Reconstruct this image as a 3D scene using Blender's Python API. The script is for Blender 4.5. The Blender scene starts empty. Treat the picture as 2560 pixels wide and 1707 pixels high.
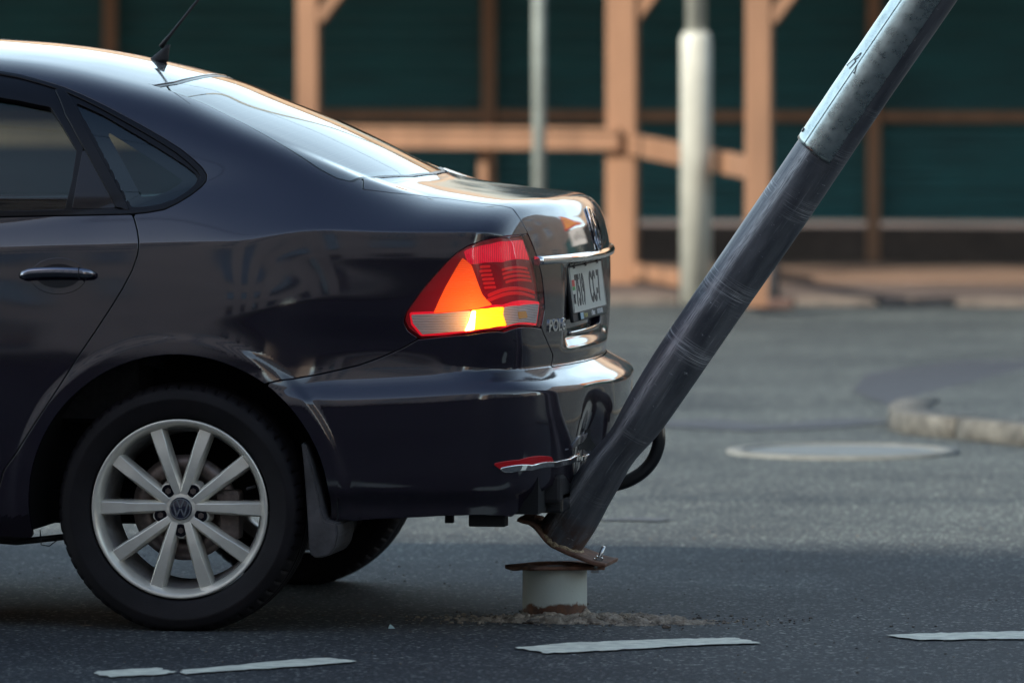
import bpy, bmesh, math, random
import numpy as np
from mathutils import Vector, Matrix
random.seed(7); RNG = np.random.default_rng(7)
R = math.radians
SC = bpy.context.scene
COL = SC.collection

# ------------------------------------------------------------------ camera, sky, sun, exposure
K = 2560/2352                    # tracing was done on a 2352 px wide view of the photograph
FOC = 18560.0; YAW = R(9.3); PITCH = math.atan((853.5-5)/FOC)
CAM = np.array([3.6761, -18.2991, 1.5147])
DIR = np.array([-math.sin(YAW)*math.cos(PITCH), math.cos(YAW)*math.cos(PITCH), -math.sin(PITCH)])
RIGHT = np.array([math.cos(YAW), math.sin(YAW), 0.0]); UP = np.cross(RIGHT, DIR)
cam = bpy.data.cameras.new('camera'); cam_o = bpy.data.objects.new('camera', cam); COL.objects.link(cam_o)
cam.sensor_width = 36.0; cam.lens = 36.0*FOC/2560; cam.clip_start = 0.5; cam.clip_end = 3000
cam_o.location = CAM; cam_o.rotation_euler = (math.pi/2-PITCH, 0, YAW)
cam.dof.use_dof = True; cam.dof.focus_distance = 18.0; cam.dof.aperture_fstop = 4.2; cam.dof.aperture_blades = 9
SC.camera = cam_o
SUN_EL, SUN_AZ = R(34), R(-142)     # azimuth of the sun measured from +Y towards +X: behind the camera, a little left
sun_dir = Vector((math.sin(SUN_AZ)*math.cos(SUN_EL), math.cos(SUN_AZ)*math.cos(SUN_EL), math.sin(SUN_EL)))
W = bpy.data.worlds.new('World'); SC.world = W; W.use_nodes = True
wn = W.node_tree; bg = wn.nodes['Background']; sky = wn.nodes.new('ShaderNodeTexSky')
sky.sky_type = 'NISHITA'; sky.sun_disc = False; sky.sun_elevation = SUN_EL; sky.sun_rotation = SUN_AZ
sky.air_density = 1.0; sky.dust_density = 0.7; sky.ozone_density = 2.6
# pale summer haze thickening towards the horizon, the same all round
_tc = wn.nodes.new('ShaderNodeTexCoord'); _sp = wn.nodes.new('ShaderNodeSeparateXYZ'); wn.links.new(_tc.outputs['Generated'], _sp.inputs[0])
def _m(op, x, y=None):
    k = wn.nodes.new('ShaderNodeMath'); k.operation = op
    for i, q in enumerate((x, y)):
        if q is None: continue
        if isinstance(q, (int, float)): k.inputs[i].default_value = q
        else: wn.links.new(q, k.inputs[i])
    return k.outputs[0]
_s = _m('MAXIMUM', _sp.outputs[2], 0.0); _h = _m('EXPONENT', _m('MULTIPLY', _m('MULTIPLY', _s, _s), -4.4))
_n = wn.nodes.new('ShaderNodeTexNoise'); _n.inputs['Scale'].default_value = 2.2; _n.inputs['Detail'].default_value = 5; _mp = wn.nodes.new('ShaderNodeMapping'); _mp.inputs['Scale'].default_value = (1, 1, 3.2); wn.links.new(_tc.outputs['Generated'], _mp.inputs[0]); wn.links.new(_mp.outputs[0], _n.inputs[0])
_f = _m('MULTIPLY', _h, _m('ADD', _m('MULTIPLY', _n.outputs[0], 1.0), .5))
_mx = wn.nodes.new('ShaderNodeMix'); _mx.data_type = 'RGBA'; _mx.blend_type = 'ADD'; wn.links.new(_f, _mx.inputs[0]); wn.links.new(sky.outputs[0], _mx.inputs[6]); _mx.inputs[7].default_value = (8.8, 10.8, 10.9, 1); _mx.clamp_factor = False
wn.links.new(_mx.outputs[2], bg.inputs[0]); bg.inputs[1].default_value = 0.112
sl = bpy.data.lights.new('sun', 'SUN'); sl.energy = 4.3; sl.angle = R(0.8); sl.color = (1, .89, .74)
so = bpy.data.objects.new('sun', sl); COL.objects.link(so); so.rotation_euler = (-sun_dir).to_track_quat('-Z', 'Y').to_euler()
SC.view_settings.view_transform = 'Standard'; SC.view_settings.look = 'None'
SC.view_settings.exposure = .78; SC.view_settings.gamma = 1.0; SC.view_settings.use_curve_mapping = False

def ray(dx, dy):
    return DIR + RIGHT*((dx*K-1280)/FOC) - UP*((dy*K-853.5)/FOC)
def at(dx, dy, y=None, z=None, x=None):
    """point of the place seen at a traced position, on the plane y, z or x"""
    v = ray(dx, dy)
    s = (y-CAM[1])/v[1] if y is not None else (z-CAM[2])/v[2] if z is not None else (x-CAM[0])/v[0]
    return CAM + v*s
def zoomed(ox, oy, sc):          # traced in an enlargement with origin (ox,oy) and scale sc of the 2560 px photograph
    return lambda pts: [((ox+x/sc)/K, (oy+y/sc)/K) for x, y in pts]

# ------------------------------------------------------------------ materials
MATS = {}
def nodes_of(name):
    m = bpy.data.materials.new(name); m.use_nodes = True
    return m, m.node_tree, m.node_tree.nodes['Principled BSDF']
def mat(name, col, rough=.5, metal=0., noise=0., nscale=20., bump=0., bscale=60., coat=0., coat_r=.03, col2=None, spec=.5, emit=0., emit_col=None, stretch=None, rvar=0., ior=None, trans=0., detail=6):
    if name in MATS: return MATS[name]
    m, nt, b = nodes_of(name); N = nt.nodes; L = nt.links
    b.inputs['Base Color'].default_value = (*col, 1); b.inputs['Roughness'].default_value = rough; b.inputs['Metallic'].default_value = metal
    b.inputs['Specular IOR Level'].default_value = spec
    b.inputs['Coat Weight'].default_value = coat; b.inputs['Coat Roughness'].default_value = coat_r
    if ior: b.inputs['IOR'].default_value = ior
    if trans: b.inputs['Transmission Weight'].default_value = trans
    if emit: b.inputs['Emission Color'].default_value = (*(emit_col or col), 1); b.inputs['Emission Strength'].default_value = emit
    tc = N.new('ShaderNodeTexCoord'); mp = N.new('ShaderNodeMapping'); L.new(tc.outputs['Object'], mp.inputs[0])
    if stretch: mp.inputs['Scale'].default_value = stretch
    if noise or col2 or rvar:
        n = N.new('ShaderNodeTexNoise'); n.inputs['Scale'].default_value = nscale; n.inputs['Detail'].default_value = detail; n.inputs['Roughness'].default_value = .62
        L.new(mp.outputs[0], n.inputs[0])
        r = N.new('ShaderNodeValToRGB'); L.new(n.outputs[0], r.inputs[0])
        c2 = col2 or tuple(c*(1+noise) for c in col); c1 = col if col2 else tuple(c*(1-noise) for c in col)
        r.color_ramp.elements[0].position = .35; r.color_ramp.elements[0].color = (*c1, 1)
        r.color_ramp.elements[1].position = .68; r.color_ramp.elements[1].color = (*c2, 1)
        if noise or col2: L.new(r.outputs[0], b.inputs['Base Color'])
        if rvar:
            mr = N.new('ShaderNodeMapRange'); L.new(n.outputs[0], mr.inputs[0]); mr.inputs[1].default_value = .3; mr.inputs[2].default_value = .7
            mr.inputs[3].default_value = max(0, rough-rvar); mr.inputs[4].default_value = rough+rvar; L.new(mr.outputs[0], b.inputs['Roughness'])
    if bump:
        n2 = N.new('ShaderNodeTexNoise'); n2.inputs['Scale'].default_value = bscale; n2.inputs['Detail'].default_value = 4; L.new(mp.outputs[0], n2.inputs[0])
        bp = N.new('ShaderNodeBump'); bp.inputs['Strength'].default_value = min(1, bump); bp.inputs['Distance'].default_value = .01; L.new(n2.outputs[0], bp.inputs['Height']); L.new(bp.outputs[0], b.inputs['Normal'])
    MATS[name] = m
    return m

def glassy(name, tint, refl_ior=1.5, body=None, mixf=0.):
    """thin pane: tinted transparency under a Fresnel reflection, optionally a veil of dirt"""
    m, nt, b = nodes_of(name); N = nt.nodes; L = nt.links; N.remove(b)
    out = [n for n in N if n.type == 'OUTPUT_MATERIAL'][0]
    tr = N.new('ShaderNodeBsdfTransparent'); tr.inputs[0].default_value = (*tint, 1)
    gl = N.new('ShaderNodeBsdfGlossy'); gl.inputs['Roughness'].default_value = .015; gl.inputs[0].default_value = (1, 1, 1, 1)
    fr = N.new('ShaderNodeFresnel'); ge = N.new('ShaderNodeNewGeometry'); ms = N.new('ShaderNodeMapRange'); ms.inputs[3].default_value = refl_ior; ms.inputs[4].default_value = 1/refl_ior
    L.new(ge.outputs['Backfacing'], ms.inputs[0]); L.new(ms.outputs[0], fr.inputs[0])
    mx = N.new('ShaderNodeMixShader'); L.new(fr.outputs[0], mx.inputs[0]); L.new(tr.outputs[0], mx.inputs[1]); L.new(gl.outputs[0], mx.inputs[2])
    last = mx
    if mixf:
        df = N.new('ShaderNodeBsdfDiffuse'); df.inputs[0].default_value = (*body, 1)
        m2 = N.new('ShaderNodeMixShader'); m2.inputs[0].default_value = mixf; L.new(mx.outputs[0], m2.inputs[1]); L.new(df.outputs[0], m2.inputs[2]); last = m2
    L.new(last.outputs[0], out.inputs[0]); MATS[name] = m
    return m

def paint_material():
    m, nt, b = nodes_of('car_paint'); N = nt.nodes; L = nt.links
    b.inputs['Base Color'].default_value = (.0065, .003, .0105, 1); b.inputs['Roughness'].default_value = .4; b.inputs['Metallic'].default_value = 0
    b.inputs['Specular IOR Level'].default_value = .1
    b.inputs['Coat Weight'].default_value = 1.0; b.inputs['Coat Roughness'].default_value = .012; b.inputs['Coat IOR'].default_value = 1.78
    tc = N.new('ShaderNodeTexCoord')
    n = N.new('ShaderNodeTexNoise'); n.inputs['Scale'].default_value = 3.2; n.inputs['Detail'].default_value = 1.0; L.new(tc.outputs['Object'], n.inputs[0])
    bp = N.new('ShaderNodeBump'); bp.inputs['Strength'].default_value = .6; bp.inputs['Distance'].default_value = .008; L.new(n.outputs[0], bp.inputs['Height'])
    n3 = N.new('ShaderNodeTexNoise'); n3.inputs['Scale'].default_value = 900; n3.inputs['Detail'].default_value = 1; L.new(tc.outputs['Object'], n3.inputs[0])
    bp3 = N.new('ShaderNodeBump'); bp3.inputs['Strength'].default_value = .03; bp3.inputs['Distance'].default_value = .0006; L.new(n3.outputs[0], bp3.inputs['Height']); L.new(bp.outputs[0], bp3.inputs['Normal'])
    L.new(bp3.outputs[0], b.inputs['Coat Normal'])
    # thin road dust gathered low on the body
    geo = N.new('ShaderNodeNewGeometry'); sp = N.new('ShaderNodeSeparateXYZ'); L.new(geo.outputs['Position'], sp.inputs[0])
    n2 = N.new('ShaderNodeTexNoise'); n2.inputs['Scale'].default_value = 14; n2.inputs['Detail'].default_value = 8; L.new(tc.outputs['Object'], n2.inputs[0])
    mr = N.new('ShaderNodeMapRange'); L.new(sp.outputs[2], mr.inputs[0]); mr.inputs[1].default_value = .52; mr.inputs[2].default_value = .22; mr.inputs[3].default_value = 0; mr.inputs[4].default_value = .55
    mu = N.new('ShaderNodeMath'); mu.operation = 'MULTIPLY'; L.new(mr.outputs[0], mu.inputs[0]); L.new(n2.outputs[0], mu.inputs[1])
    mx = N.new('ShaderNodeMix'); mx.data_type = 'RGBA'; L.new(mu.outputs[0], mx.inputs[0]); mx.inputs[6].default_value = (.0065, .003, .0105, 1); mx.inputs[7].default_value = (.026, .020, .024, 1)
    L.new(mx.outputs[2], b.inputs['Base Color'])
    mr2 = N.new('ShaderNodeMapRange'); L.new(mu.outputs[0], mr2.inputs[0]); mr2.inputs[1].default_value = 0; mr2.inputs[2].default_value = .4; mr2.inputs[3].default_value = .012; mr2.inputs[4].default_value = .22
    L.new(mr2.outputs[0], b.inputs['Coat Roughness'])
    MATS['car_paint'] = m; return m
PAINT = paint_material()
TRIM = mat('satin_black_trim', (.006, .006, .008), .30, coat=.12, coat_r=.1, spec=.18)
GLOSSBLACK = mat('piano_black', (.005, .004, .007), .12, coat=0, spec=.4)
MATTE = mat('matte_black_plastic', (.011, .010, .012), .6, bump=.1, bscale=400, noise=.2)
DARK = mat('unlit_cavity_black', (.004, .004, .005), .9)
CHROME = mat('chrome', (.82, .80, .78), .06, 1.0, rvar=.03, nscale=30)
RUBBER = mat('tyre_rubber', (.0095, .008, .0095), .6, spec=.22, noise=.35, nscale=9, bump=.25, bscale=500)
RIM = mat('silver_rim_paint', (.76, .73, .65), .27, .5, noise=.06, nscale=25, coat=.5, coat_r=.12)
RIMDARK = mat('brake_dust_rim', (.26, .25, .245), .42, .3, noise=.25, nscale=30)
DISC = mat('brake_disc_steel', (.16, .13, .12), .4, .8, noise=.3, nscale=40)
SIDEGLASS = glassy('tinted_side_glass', (.36, .47, .48), 1.45)
REARGLASS = glassy('rear_window_glass', (.30, .36, .35), 2.5)
FRIT = mat('glass_black_border', (.006, .006, .007), .12, coat=1, coat_r=.02)
LENS = glassy('lamp_lens', (1., .62, .62), 1.5)
GAP = DARK

# ------------------------------------------------------------------ object helpers
def link_mesh(name, me, mats, parent=None, loc=None):
    o = bpy.data.objects.new(name, me); COL.objects.link(o)
    for m in (mats if isinstance(mats, (list, tuple)) else [mats]): me.materials.append(m)
    if parent is not None: o.parent = parent
    if loc is not None: o.location = loc
    return o
def obj_bm(name, bm, m, parent=None, smooth=False, loc=None):
    me = bpy.data.meshes.new(name); bm.normal_update(); bm.to_mesh(me); bm.free()
    if smooth: me.polygons.foreach_set('use_smooth', [True]*len(me.polygons))
    return link_mesh(name, me, m, parent, loc)
def tag(o, label=None, cat=None, group=None, kind=None):
    if label: o['label'] = label
    if cat: o['category'] = cat
    if group: o['group'] = group
    if kind: o['kind'] = kind
    return o
def thing(name, label, cat, loc=(0, 0, 0), group=None, rz=0):
    o = bpy.data.objects.new(name, None); COL.objects.link(o); o.location = loc; o.rotation_euler = (0, 0, rz); o.empty_display_size = .2
    return tag(o, label, cat, group)
def box(bm, c, s, rot=None, bevel=0.):
    r = bmesh.ops.create_cube(bm, size=1)['verts']
    M = Matrix.Translation(c) @ (rot.to_4x4() if rot is not None else Matrix.Identity(4)) @ Matrix.Diagonal((*s, 1))
    bmesh.ops.transform(bm, matrix=M, verts=r)
    if bevel:
        es = list({e for v in r for e in v.link_edges})
        bmesh.ops.bevel(bm, geom=es, offset=bevel, segments=2, affect='EDGES', profile=.6)
    return r
def loft(bm, rings, closed=True, caps=True, mi=0):
    vs = [[bm.verts.new(p) for p in r] for r in rings]; n = len(rings[0])
    for a, b in zip(vs, vs[1:]):
        for i in range(n if closed else n-1):
            j = (i+1) % n
            try: f = bm.faces.new((a[i], a[j], b[j], b[i])); f.smooth = True; f.material_index = mi
            except ValueError: pass
    if caps and closed:
        bm.faces.new(list(reversed(vs[0]))).material_index = mi; bm.faces.new(vs[-1]).material_index = mi
    return vs
def tube(bm, pts, rad, n=12, caps=True):
    pts = [Vector(p) for p in pts]; rad = rad if hasattr(rad, '__len__') else [rad]*len(pts); rings = []
    ref = None
    for i, p in enumerate(pts):
        t = (pts[min(i+1, len(pts)-1)]-pts[max(i-1, 0)]).normalized()
        if ref is None: ref = t.orthogonal().normalized()
        u = (ref - t*ref.dot(t)).normalized(); w = t.cross(u); ref = u
        rings.append([p+(u*math.cos(2*math.pi*k/n)+w*math.sin(2*math.pi*k/n))*rad[i] for k in range(n)])
    loft(bm, rings, True, caps)
def lathe(bm, prof, n=64, axis='y', mi=0):
    """prof: (radius, along) pairs, turned about the y axis"""
    rings = []
    for k in range(n):
        a = 2*math.pi*k/n
        rings.append([bm.verts.new((r*math.cos(a), h, r*math.sin(a))) for r, h in prof])
    for k in range(n):
        A, B = rings[k], rings[(k+1) % n]
        for i in range(len(prof)-1):
            f = bm.faces.new((A[i], A[i+1], B[i+1], B[i])); f.smooth = True; f.material_index = mi
    return rings
def prism(bm, poly, y0, y1, mi=0):
    """closed outline in x,z, extruded from y0 to y1"""
    a = [bm.verts.new((x, y0, z)) for x, z in poly]; b = [bm.verts.new((x, y1, z)) for x, z in poly]
    n = len(poly)
    for i in range(n): bm.faces.new((a[i], b[i], b[(i+1) % n], a[(i+1) % n])).material_index = mi
    bm.faces.new(a).material_index = mi; bm.faces.new(list(reversed(b))).material_index = mi
def fixn(bm): bmesh.ops.recalc_face_normals(bm, faces=bm.faces)
def text_mesh(s, size, depth=.001, bold=0., align='LEFT', space=1.0):
    cu = bpy.data.curves.new('t', 'FONT'); cu.body = s; cu.size = size; cu.extrude = depth; cu.offset = bold; cu.align_x = align; cu.resolution_u = 3; cu.space_character = space
    o = bpy.data.objects.new('t', cu); COL.objects.link(o); bpy.context.view_layer.update()
    me = bpy.data.meshes.new_from_object(o); bpy.data.objects.remove(o); bpy.data.curves.remove(cu)
    return me

# ================================================================== SETTING
def asphalt_material():
    m, nt, b = nodes_of('asphalt'); N = nt.nodes; L = nt.links
    geo = N.new('ShaderNodeNewGeometry')
    v = N.new('ShaderNodeTexVoronoi'); v.inputs['Scale'].default_value = 130; L.new(geo.outputs['Position'], v.inputs['Vector'])
    v2 = N.new('ShaderNodeTexNoise'); v2.inputs['Scale'].default_value = 330; v2.inputs['Detail'].default_value = 3; L.new(geo.outputs['Position'], v2.inputs['Vector'])
    big = N.new('ShaderNodeTexNoise'); big.inputs['Scale'].default_value = .9; big.inputs['Detail'].default_value = 7; big.inputs['Roughness'].default_value = .6; L.new(geo.outputs['Position'], big.inputs['Vector'])
    r = N.new('ShaderNodeValToRGB'); L.new(v.outputs['Color'], r.inputs[0])
    e = r.color_ramp.elements; e[0].position = .0; e[0].color = (.016, .018, .021, 1); e[1].position = .78; e[1].color = (.052, .057, .061, 1)
    k = e.new(.87); k.color = (.19, .20, .19, 1); k2 = e.new(1.0); k2.color = (.36, .36, .33, 1)
    rb = N.new('ShaderNodeValToRGB'); L.new(big.outputs[0], rb.inputs[0]); rb.color_ramp.elements[0].position = .35; rb.color_ramp.elements[0].color = (.70, .70, .72, 1); rb.color_ramp.elements[1].position = .68; rb.color_ramp.elements[1].color = (1.35, 1.33, 1.28, 1)
    mu = N.new('ShaderNodeMix'); mu.data_type = 'RGBA'; mu.blend_type = 'MULTIPLY'; mu.inputs[0].default_value = 1; L.new(r.outputs[0], mu.inputs[6]); L.new(rb.outputs[0], mu.inputs[7])
    # worn carriageway beyond the kerbside strip; stronger sunlight is painted into its paler tone
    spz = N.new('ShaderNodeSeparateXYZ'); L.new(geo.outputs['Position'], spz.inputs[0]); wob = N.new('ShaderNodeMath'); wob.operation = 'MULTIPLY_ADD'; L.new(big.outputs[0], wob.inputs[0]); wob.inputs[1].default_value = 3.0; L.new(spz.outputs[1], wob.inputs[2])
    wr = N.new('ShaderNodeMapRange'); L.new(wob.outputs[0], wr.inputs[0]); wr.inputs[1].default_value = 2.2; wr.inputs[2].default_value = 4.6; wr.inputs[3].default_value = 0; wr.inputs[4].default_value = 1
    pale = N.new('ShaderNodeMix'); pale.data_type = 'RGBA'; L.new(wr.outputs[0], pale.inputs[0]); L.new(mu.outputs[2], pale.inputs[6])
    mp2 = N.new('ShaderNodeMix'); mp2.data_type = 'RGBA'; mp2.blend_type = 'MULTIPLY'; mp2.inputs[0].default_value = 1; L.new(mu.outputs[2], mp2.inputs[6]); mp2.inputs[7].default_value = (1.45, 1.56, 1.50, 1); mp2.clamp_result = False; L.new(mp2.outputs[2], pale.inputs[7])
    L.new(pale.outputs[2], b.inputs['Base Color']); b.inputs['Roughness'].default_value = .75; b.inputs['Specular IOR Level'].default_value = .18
    ad = N.new('ShaderNodeMath'); ad.operation = 'ADD'; L.new(v.outputs['Distance'], ad.inputs[0]); L.new(v2.outputs[0], ad.inputs[1])
    bp = N.new('ShaderNodeBump'); bp.inputs['Strength'].default_value = .75; bp.inputs['Distance'].default_value = .004; L.new(ad.outputs[0], bp.inputs['Height']); L.new(bp.outputs[0], b.inputs['Normal'])
    MATS['asphalt'] = m; return m
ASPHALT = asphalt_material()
def sheet(name, poly, z, m, kind='structure', parent=None, thick=0):
    bm = bmesh.new(); vs = [bm.verts.new((x, y, z)) for x, y in poly]; f = bm.faces.new(vs)
    if f.normal.z < 0: bm.normal_update()
    bm.normal_update()
    if f.normal.z < 0: bmesh.ops.reverse_faces(bm, faces=[f])
    if thick:
        r = bmesh.ops.extrude_face_region(bm, geom=[f]); top = [g for g in r['geom'] if isinstance(g, bmesh.types.BMVert)]
        bmesh.ops.translate(bm, vec=(0, 0, thick), verts=top); fixn(bm)
    o = obj_bm(name, bm, m, parent)
    if kind: o['kind'] = kind
    return o
EARTH = mat('dusty_ground', (.20, .155, .12), .9, noise=.35, nscale=.7, bump=.4, bscale=30)
sheet('ground', [(-900, -900), (900, -900), (900, 900), (-900, 900)], -.03, EARTH)
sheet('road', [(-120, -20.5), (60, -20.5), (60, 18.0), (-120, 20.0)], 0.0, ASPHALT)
PATCH = mat('fresh_asphalt_patch', (.034, .036, .042), .6, noise=.4, nscale=60, bump=.6, bscale=250)
PAVE = mat('dusty_pavement', (.095, .070, .058), .85, noise=.32, nscale=1.1, bump=.4, bscale=50)
KERBM = mat('granite_kerb', (.085, .085, .076), .85, noise=.5, nscale=14, bump=.3, bscale=60)
# darker repair strips in the road beyond the car
def strip(pts, w, name):
    L_ = []; R_ = []
    for i, p in enumerate(pts):
        a = np.array(pts[max(i-1, 0)]); b = np.array(pts[min(i+1, len(pts)-1)]); t = (b-a)/np.linalg.norm(b-a); n = np.array([-t[1], t[0]])
        ww = w*(.7+.6*RNG.random()); L_.append(tuple(np.array(p)+n*ww)); R_.append(tuple(np.array(p)-n*ww))
    return sheet(name, L_+R_[::-1], .004, PATCH)
def gp(dx, dy): return at(dx, dy, z=0)[:2]
strip([gp(1545, 968), gp(1640, 978), gp(1740, 985), gp(1850, 980), gp(1930, 972), gp(2030, 968)], .16, 'road_patch')
strip([gp(1380, 1196), gp(1450, 1194), gp(1530, 1197)], .05, 'road_patch')
p = [gp(2060, 940), gp(1960, 900), gp(1990, 860), gp(2200, 830), gp(2600, 830), gp(2800, 1000), gp(2500, 960)]
sheet('road_patch', p, .0035, PATCH)
# far pavement with kerb
sheet('pavement', [(-120, 20.0), (60, 18.0), (60, 60), (-120, 60)], 0.03, PAVE)
kb = thing('kerb', 'low pale kerb stones edging the far pavement', 'kerb')
bmk = bmesh.new(); box(bmk, (0, 0, .0), (.98, .16, .14), bevel=.012); kme = bpy.data.meshes.new('kerb_stone'); bmk.to_mesh(kme); bmk.free(); kme.materials.append(mat('dusty_kerb', (.11,.09,.075), .8, noise=.4, nscale=9, bump=.3, bscale=60))
for i in range(26):
    x = -14+i*1.0; o = bpy.data.objects.new('stone', kme); COL.objects.link(o); o.parent = kb; o.location = (x, 20.0-2*(x+120)/180-.04+random.uniform(-.01, .01), -.03); o.rotation_euler = (0, 0, -.0111)
# kerb island at right, its nose curving away
isl = thing('kerb_island', 'curved granite kerb of a traffic island at the right edge', 'kerb')
edge = [gp(*q) for q in ((2062, 958), (2038, 970), (2036, 984), (2075, 997), (2170, 1006), (2290, 1018), (2420, 1034), (2560, 1052), (2700, 1075))]
edge = [np.array(q) for q in edge]
def resample(P, n):
    P = [np.array(p, float) for p in P]; d = np.cumsum([0]+[np.linalg.norm(b-a) for a, b in zip(P, P[1:])]); t = np.linspace(0, d[-1], n)
    return np.stack([np.interp(t, d, [p[i] for p in P]) for i in range(len(P[0]))], 1)
_t = edge[-1]-edge[-2]; _t = _t/np.linalg.norm(_t); edge += [edge[-1]+_t*2.5, edge[-1]+_t*6]
E_ = resample(edge, 79)
for i in range(0, 78, 6):
    seg = E_[i:i+7]; bm = bmesh.new(); rings = []
    for k, q in enumerate(seg):
        a = seg[max(k-1, 0)]; b = seg[min(k+1, 6)]; t = (b-a)/np.linalg.norm(b-a); n = np.array([-t[1], t[0]])
        if k == 0: q = q+t*.006
        if k == 6: q = q-t*.006
        rings.append([(*(q), -.02), (*(q+n*.008), .062), (*(q+n*.018), .072), (*(q+n*.15), .072), (*(q+n*.16), -.02)])
    loft(bm, rings); fixn(bm); obj_bm('kerb_stone', bm, KERBM, isl)
inner = [tuple(q+np.array([.0, .16])) for q in E_]
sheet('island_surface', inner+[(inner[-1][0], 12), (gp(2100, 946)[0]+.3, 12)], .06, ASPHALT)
# manhole
mh = thing('manhole', 'round pale concrete manhole cover set in the road behind the pole', 'manhole', (*gp(1935, 1040), 0))
MHM = mat('pale_concrete', (.135, .145, .137), .75, noise=.25, nscale=12, bump=.3, bscale=80)
bm = bmesh.new(); rg = lathe(bm, [(.39, -.01), (.39, .012), (.33, .014), (.33, .004)], 48); bmesh.ops.rotate(bm, verts=bm.verts, matrix=Matrix.Rotation(math.pi/2, 3, 'X')); obj_bm('ring', bm, MHM, mh)
bm = bmesh.new(); bmesh.ops.create_circle(bm, cap_ends=True, radius=.322, segments=40); bmesh.ops.translate(bm, vec=(0, 0, .008), verts=bm.verts)
obj_bm('cover', bm, mat('iron_cover', (.10, .11, .107), .5, .3, noise=.3, nscale=20), mh)

# lane dashes, ragged edges
PAINTW = mat('worn_road_paint', (.46, .46, .38), .7, col2=(.74, .74, .60), nscale=26, detail=12, bump=.35, bscale=220)
def dash(poly, name='lane_marking'):
    pts = [gp(*q) for q in poly]; out = []
    for i, a in enumerate(pts):
        b = pts[(i+1) % len(pts)]; n = max(2, int(np.linalg.norm(b-a)/.02))
        for k in range(n):
            q = a+(b-a)*k/n; out.append((q[0]+random.uniform(-.005, .005), q[1]+random.uniform(-.012, .012)))
    bm = bmesh.new(); vs = [bm.verts.new((x, y, .004)) for x, y in out]; f = bm.faces.new(vs); bmesh.ops.triangulate(bm, faces=[f]); bm.normal_update()
    for f in bm.faces:
        if f.normal.z < 0: f.normal_flip()
    o = obj_bm(name, bm, PAINTW); o['kind'] = 'structure'; return o
dash([(1183, 1490), (1300, 1479), (1480, 1472), (1690, 1467), (1745, 1479), (1600, 1484), (1400, 1496), (1258, 1503)])
dash([(1192+1170, 1452), (2560, 1449), (2560, 1470), (2400, 1469), (2110, 1472), (2030, 1461), (2160, 1456)])
dash([(215, 1546), (280, 1540), (360, 1537), (405, 1545), (380, 1551), (255, 1558), (232, 1553)])
dash([(420, 1541), (560, 1528), (680, 1517), (760, 1513), (820, 1522), (700, 1532), (560, 1541), (432, 1550), (414, 1547)])

# ---------------- green site fence with canopy gallery in front of it
FENCE = mat('teal_fence_sheet', (.006, .075, .080), .55, noise=.25, nscale=1.6, bump=.12, bscale=6, stretch=(1, 1, 6))
WOOD = mat('bare_softwood', (.235, .125, .070), .75, noise=.22, nscale=5, stretch=(1, 1, .15), bump=.2, bscale=30)
WOODOLD = mat('weathered_board', (.15, .095, .065), .8, noise=.3, nscale=5, stretch=(.2, 1, 1))
DARKBEAM = mat('dark_beam', (.05, .036, .028), .8, noise=.3, nscale=8)
y_f = 24.0
fence = thing('site_fence', 'tall dark teal corrugated construction fence behind the wooden gallery', 'fence', (0, y_f, 0))
def corr_mesh(w, h, pitch=.09, amp=.012):
    bm = bmesh.new(); n = int(h/pitch)*6; rows = []
    for i in range(n+1):
        z = h*i/n; ph = (z/pitch) % 1; d = amp if ph < .35 else (amp*(1-(ph-.35)/.12) if ph < .47 else (0 if ph < .88 else amp*(ph-.88)/.12))
        rows.append((bm.verts.new((0, -d, z)), bm.verts.new((w, -d, z))))
    for a, b in zip(rows, rows[1:]): bm.faces.new((a[0], a[1], b[1], b[0]))
    me = bpy.data.meshes.new('fence_sheet'); bm.to_mesh(me); bm.free(); me.materials.append(FENCE); return me
fpx = [at(260, 400, y=y_f)[0], at(1105, 400, y=y_f)[0], at(2010, 400, y=y_f)[0]]
sp = (fpx[2]-fpx[0])/2
fme = corr_mesh(sp-.04, 2.9)
bz = at(2200, 575, y=y_f)[2]
for k in range(-7, 8):
    x = fpx[0]+k*sp
    o = bpy.data.objects.new('fence_sheet', fme); COL.objects.link(o); o.parent = fence; o.location = (x+.02, 0, .26)
    bm = bmesh.new(); box(bm, (x, -.07, 1.45), (.075, .05, 2.9)); obj_bm('fence_post', bm, WOOD, fence)
    bm = bmesh.new(); box(bm, (x+sp/2, -.05, .86), (sp-.09, .04, .06)); obj_bm('fence_rail', bm, WOOD, fence)
    bm = bmesh.new(); box(bm, (x+sp/2, -.06, .13), (sp-.05, .06, .2)); obj_bm('bottom_beam', bm, DARKBEAM, fence)
gal = thing('pedestrian_gallery', 'open pedestrian gallery of orange softwood posts, handrail and plank roof', 'gallery')
P1 = at(738, 640, z=.03); P2 = at(1430, 650, z=.03); P3 = at(1743, 705, z=.03)
def timber(name, a, b, w, d, m=WOOD):
    a = Vector(a); b = Vector(b); t = b-a; bm = bmesh.new()
    q = t.to_track_quat('Z', 'Y').to_matrix(); box(bm, (a+b)/2, (w, d, t.length), rot=q, bevel=.006)
    return obj_bm(name, bm, m, gal)
ysl = (P3[1]-P2[1])
posts = [(P2[0]-7.05, P2[1], .13), (P1[0], P2[1], .115), (P2[0], P2[1], .158), (P3[0], P3[1], .125), (P3[0]+4.2, P3[1]-.2, .14)]
for x, y, w in posts:
    timber('post', (x, y, .03), (x, y, 2.75), w, w)
for (x, y, w) in posts:
    timber('brace', (x+.06, y, 1.42+.0), (x+1.05, y, 2.755), .1, .06)
hr = lambda dx, dy, y: at(dx, dy, y=y)
a = hr(600, 306, P2[1]-.02); timber('handrail', (posts[0][0], P2[1]-.10, .805), (P2[0]-.0, P2[1]-.10, .775), .06, .085)
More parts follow.
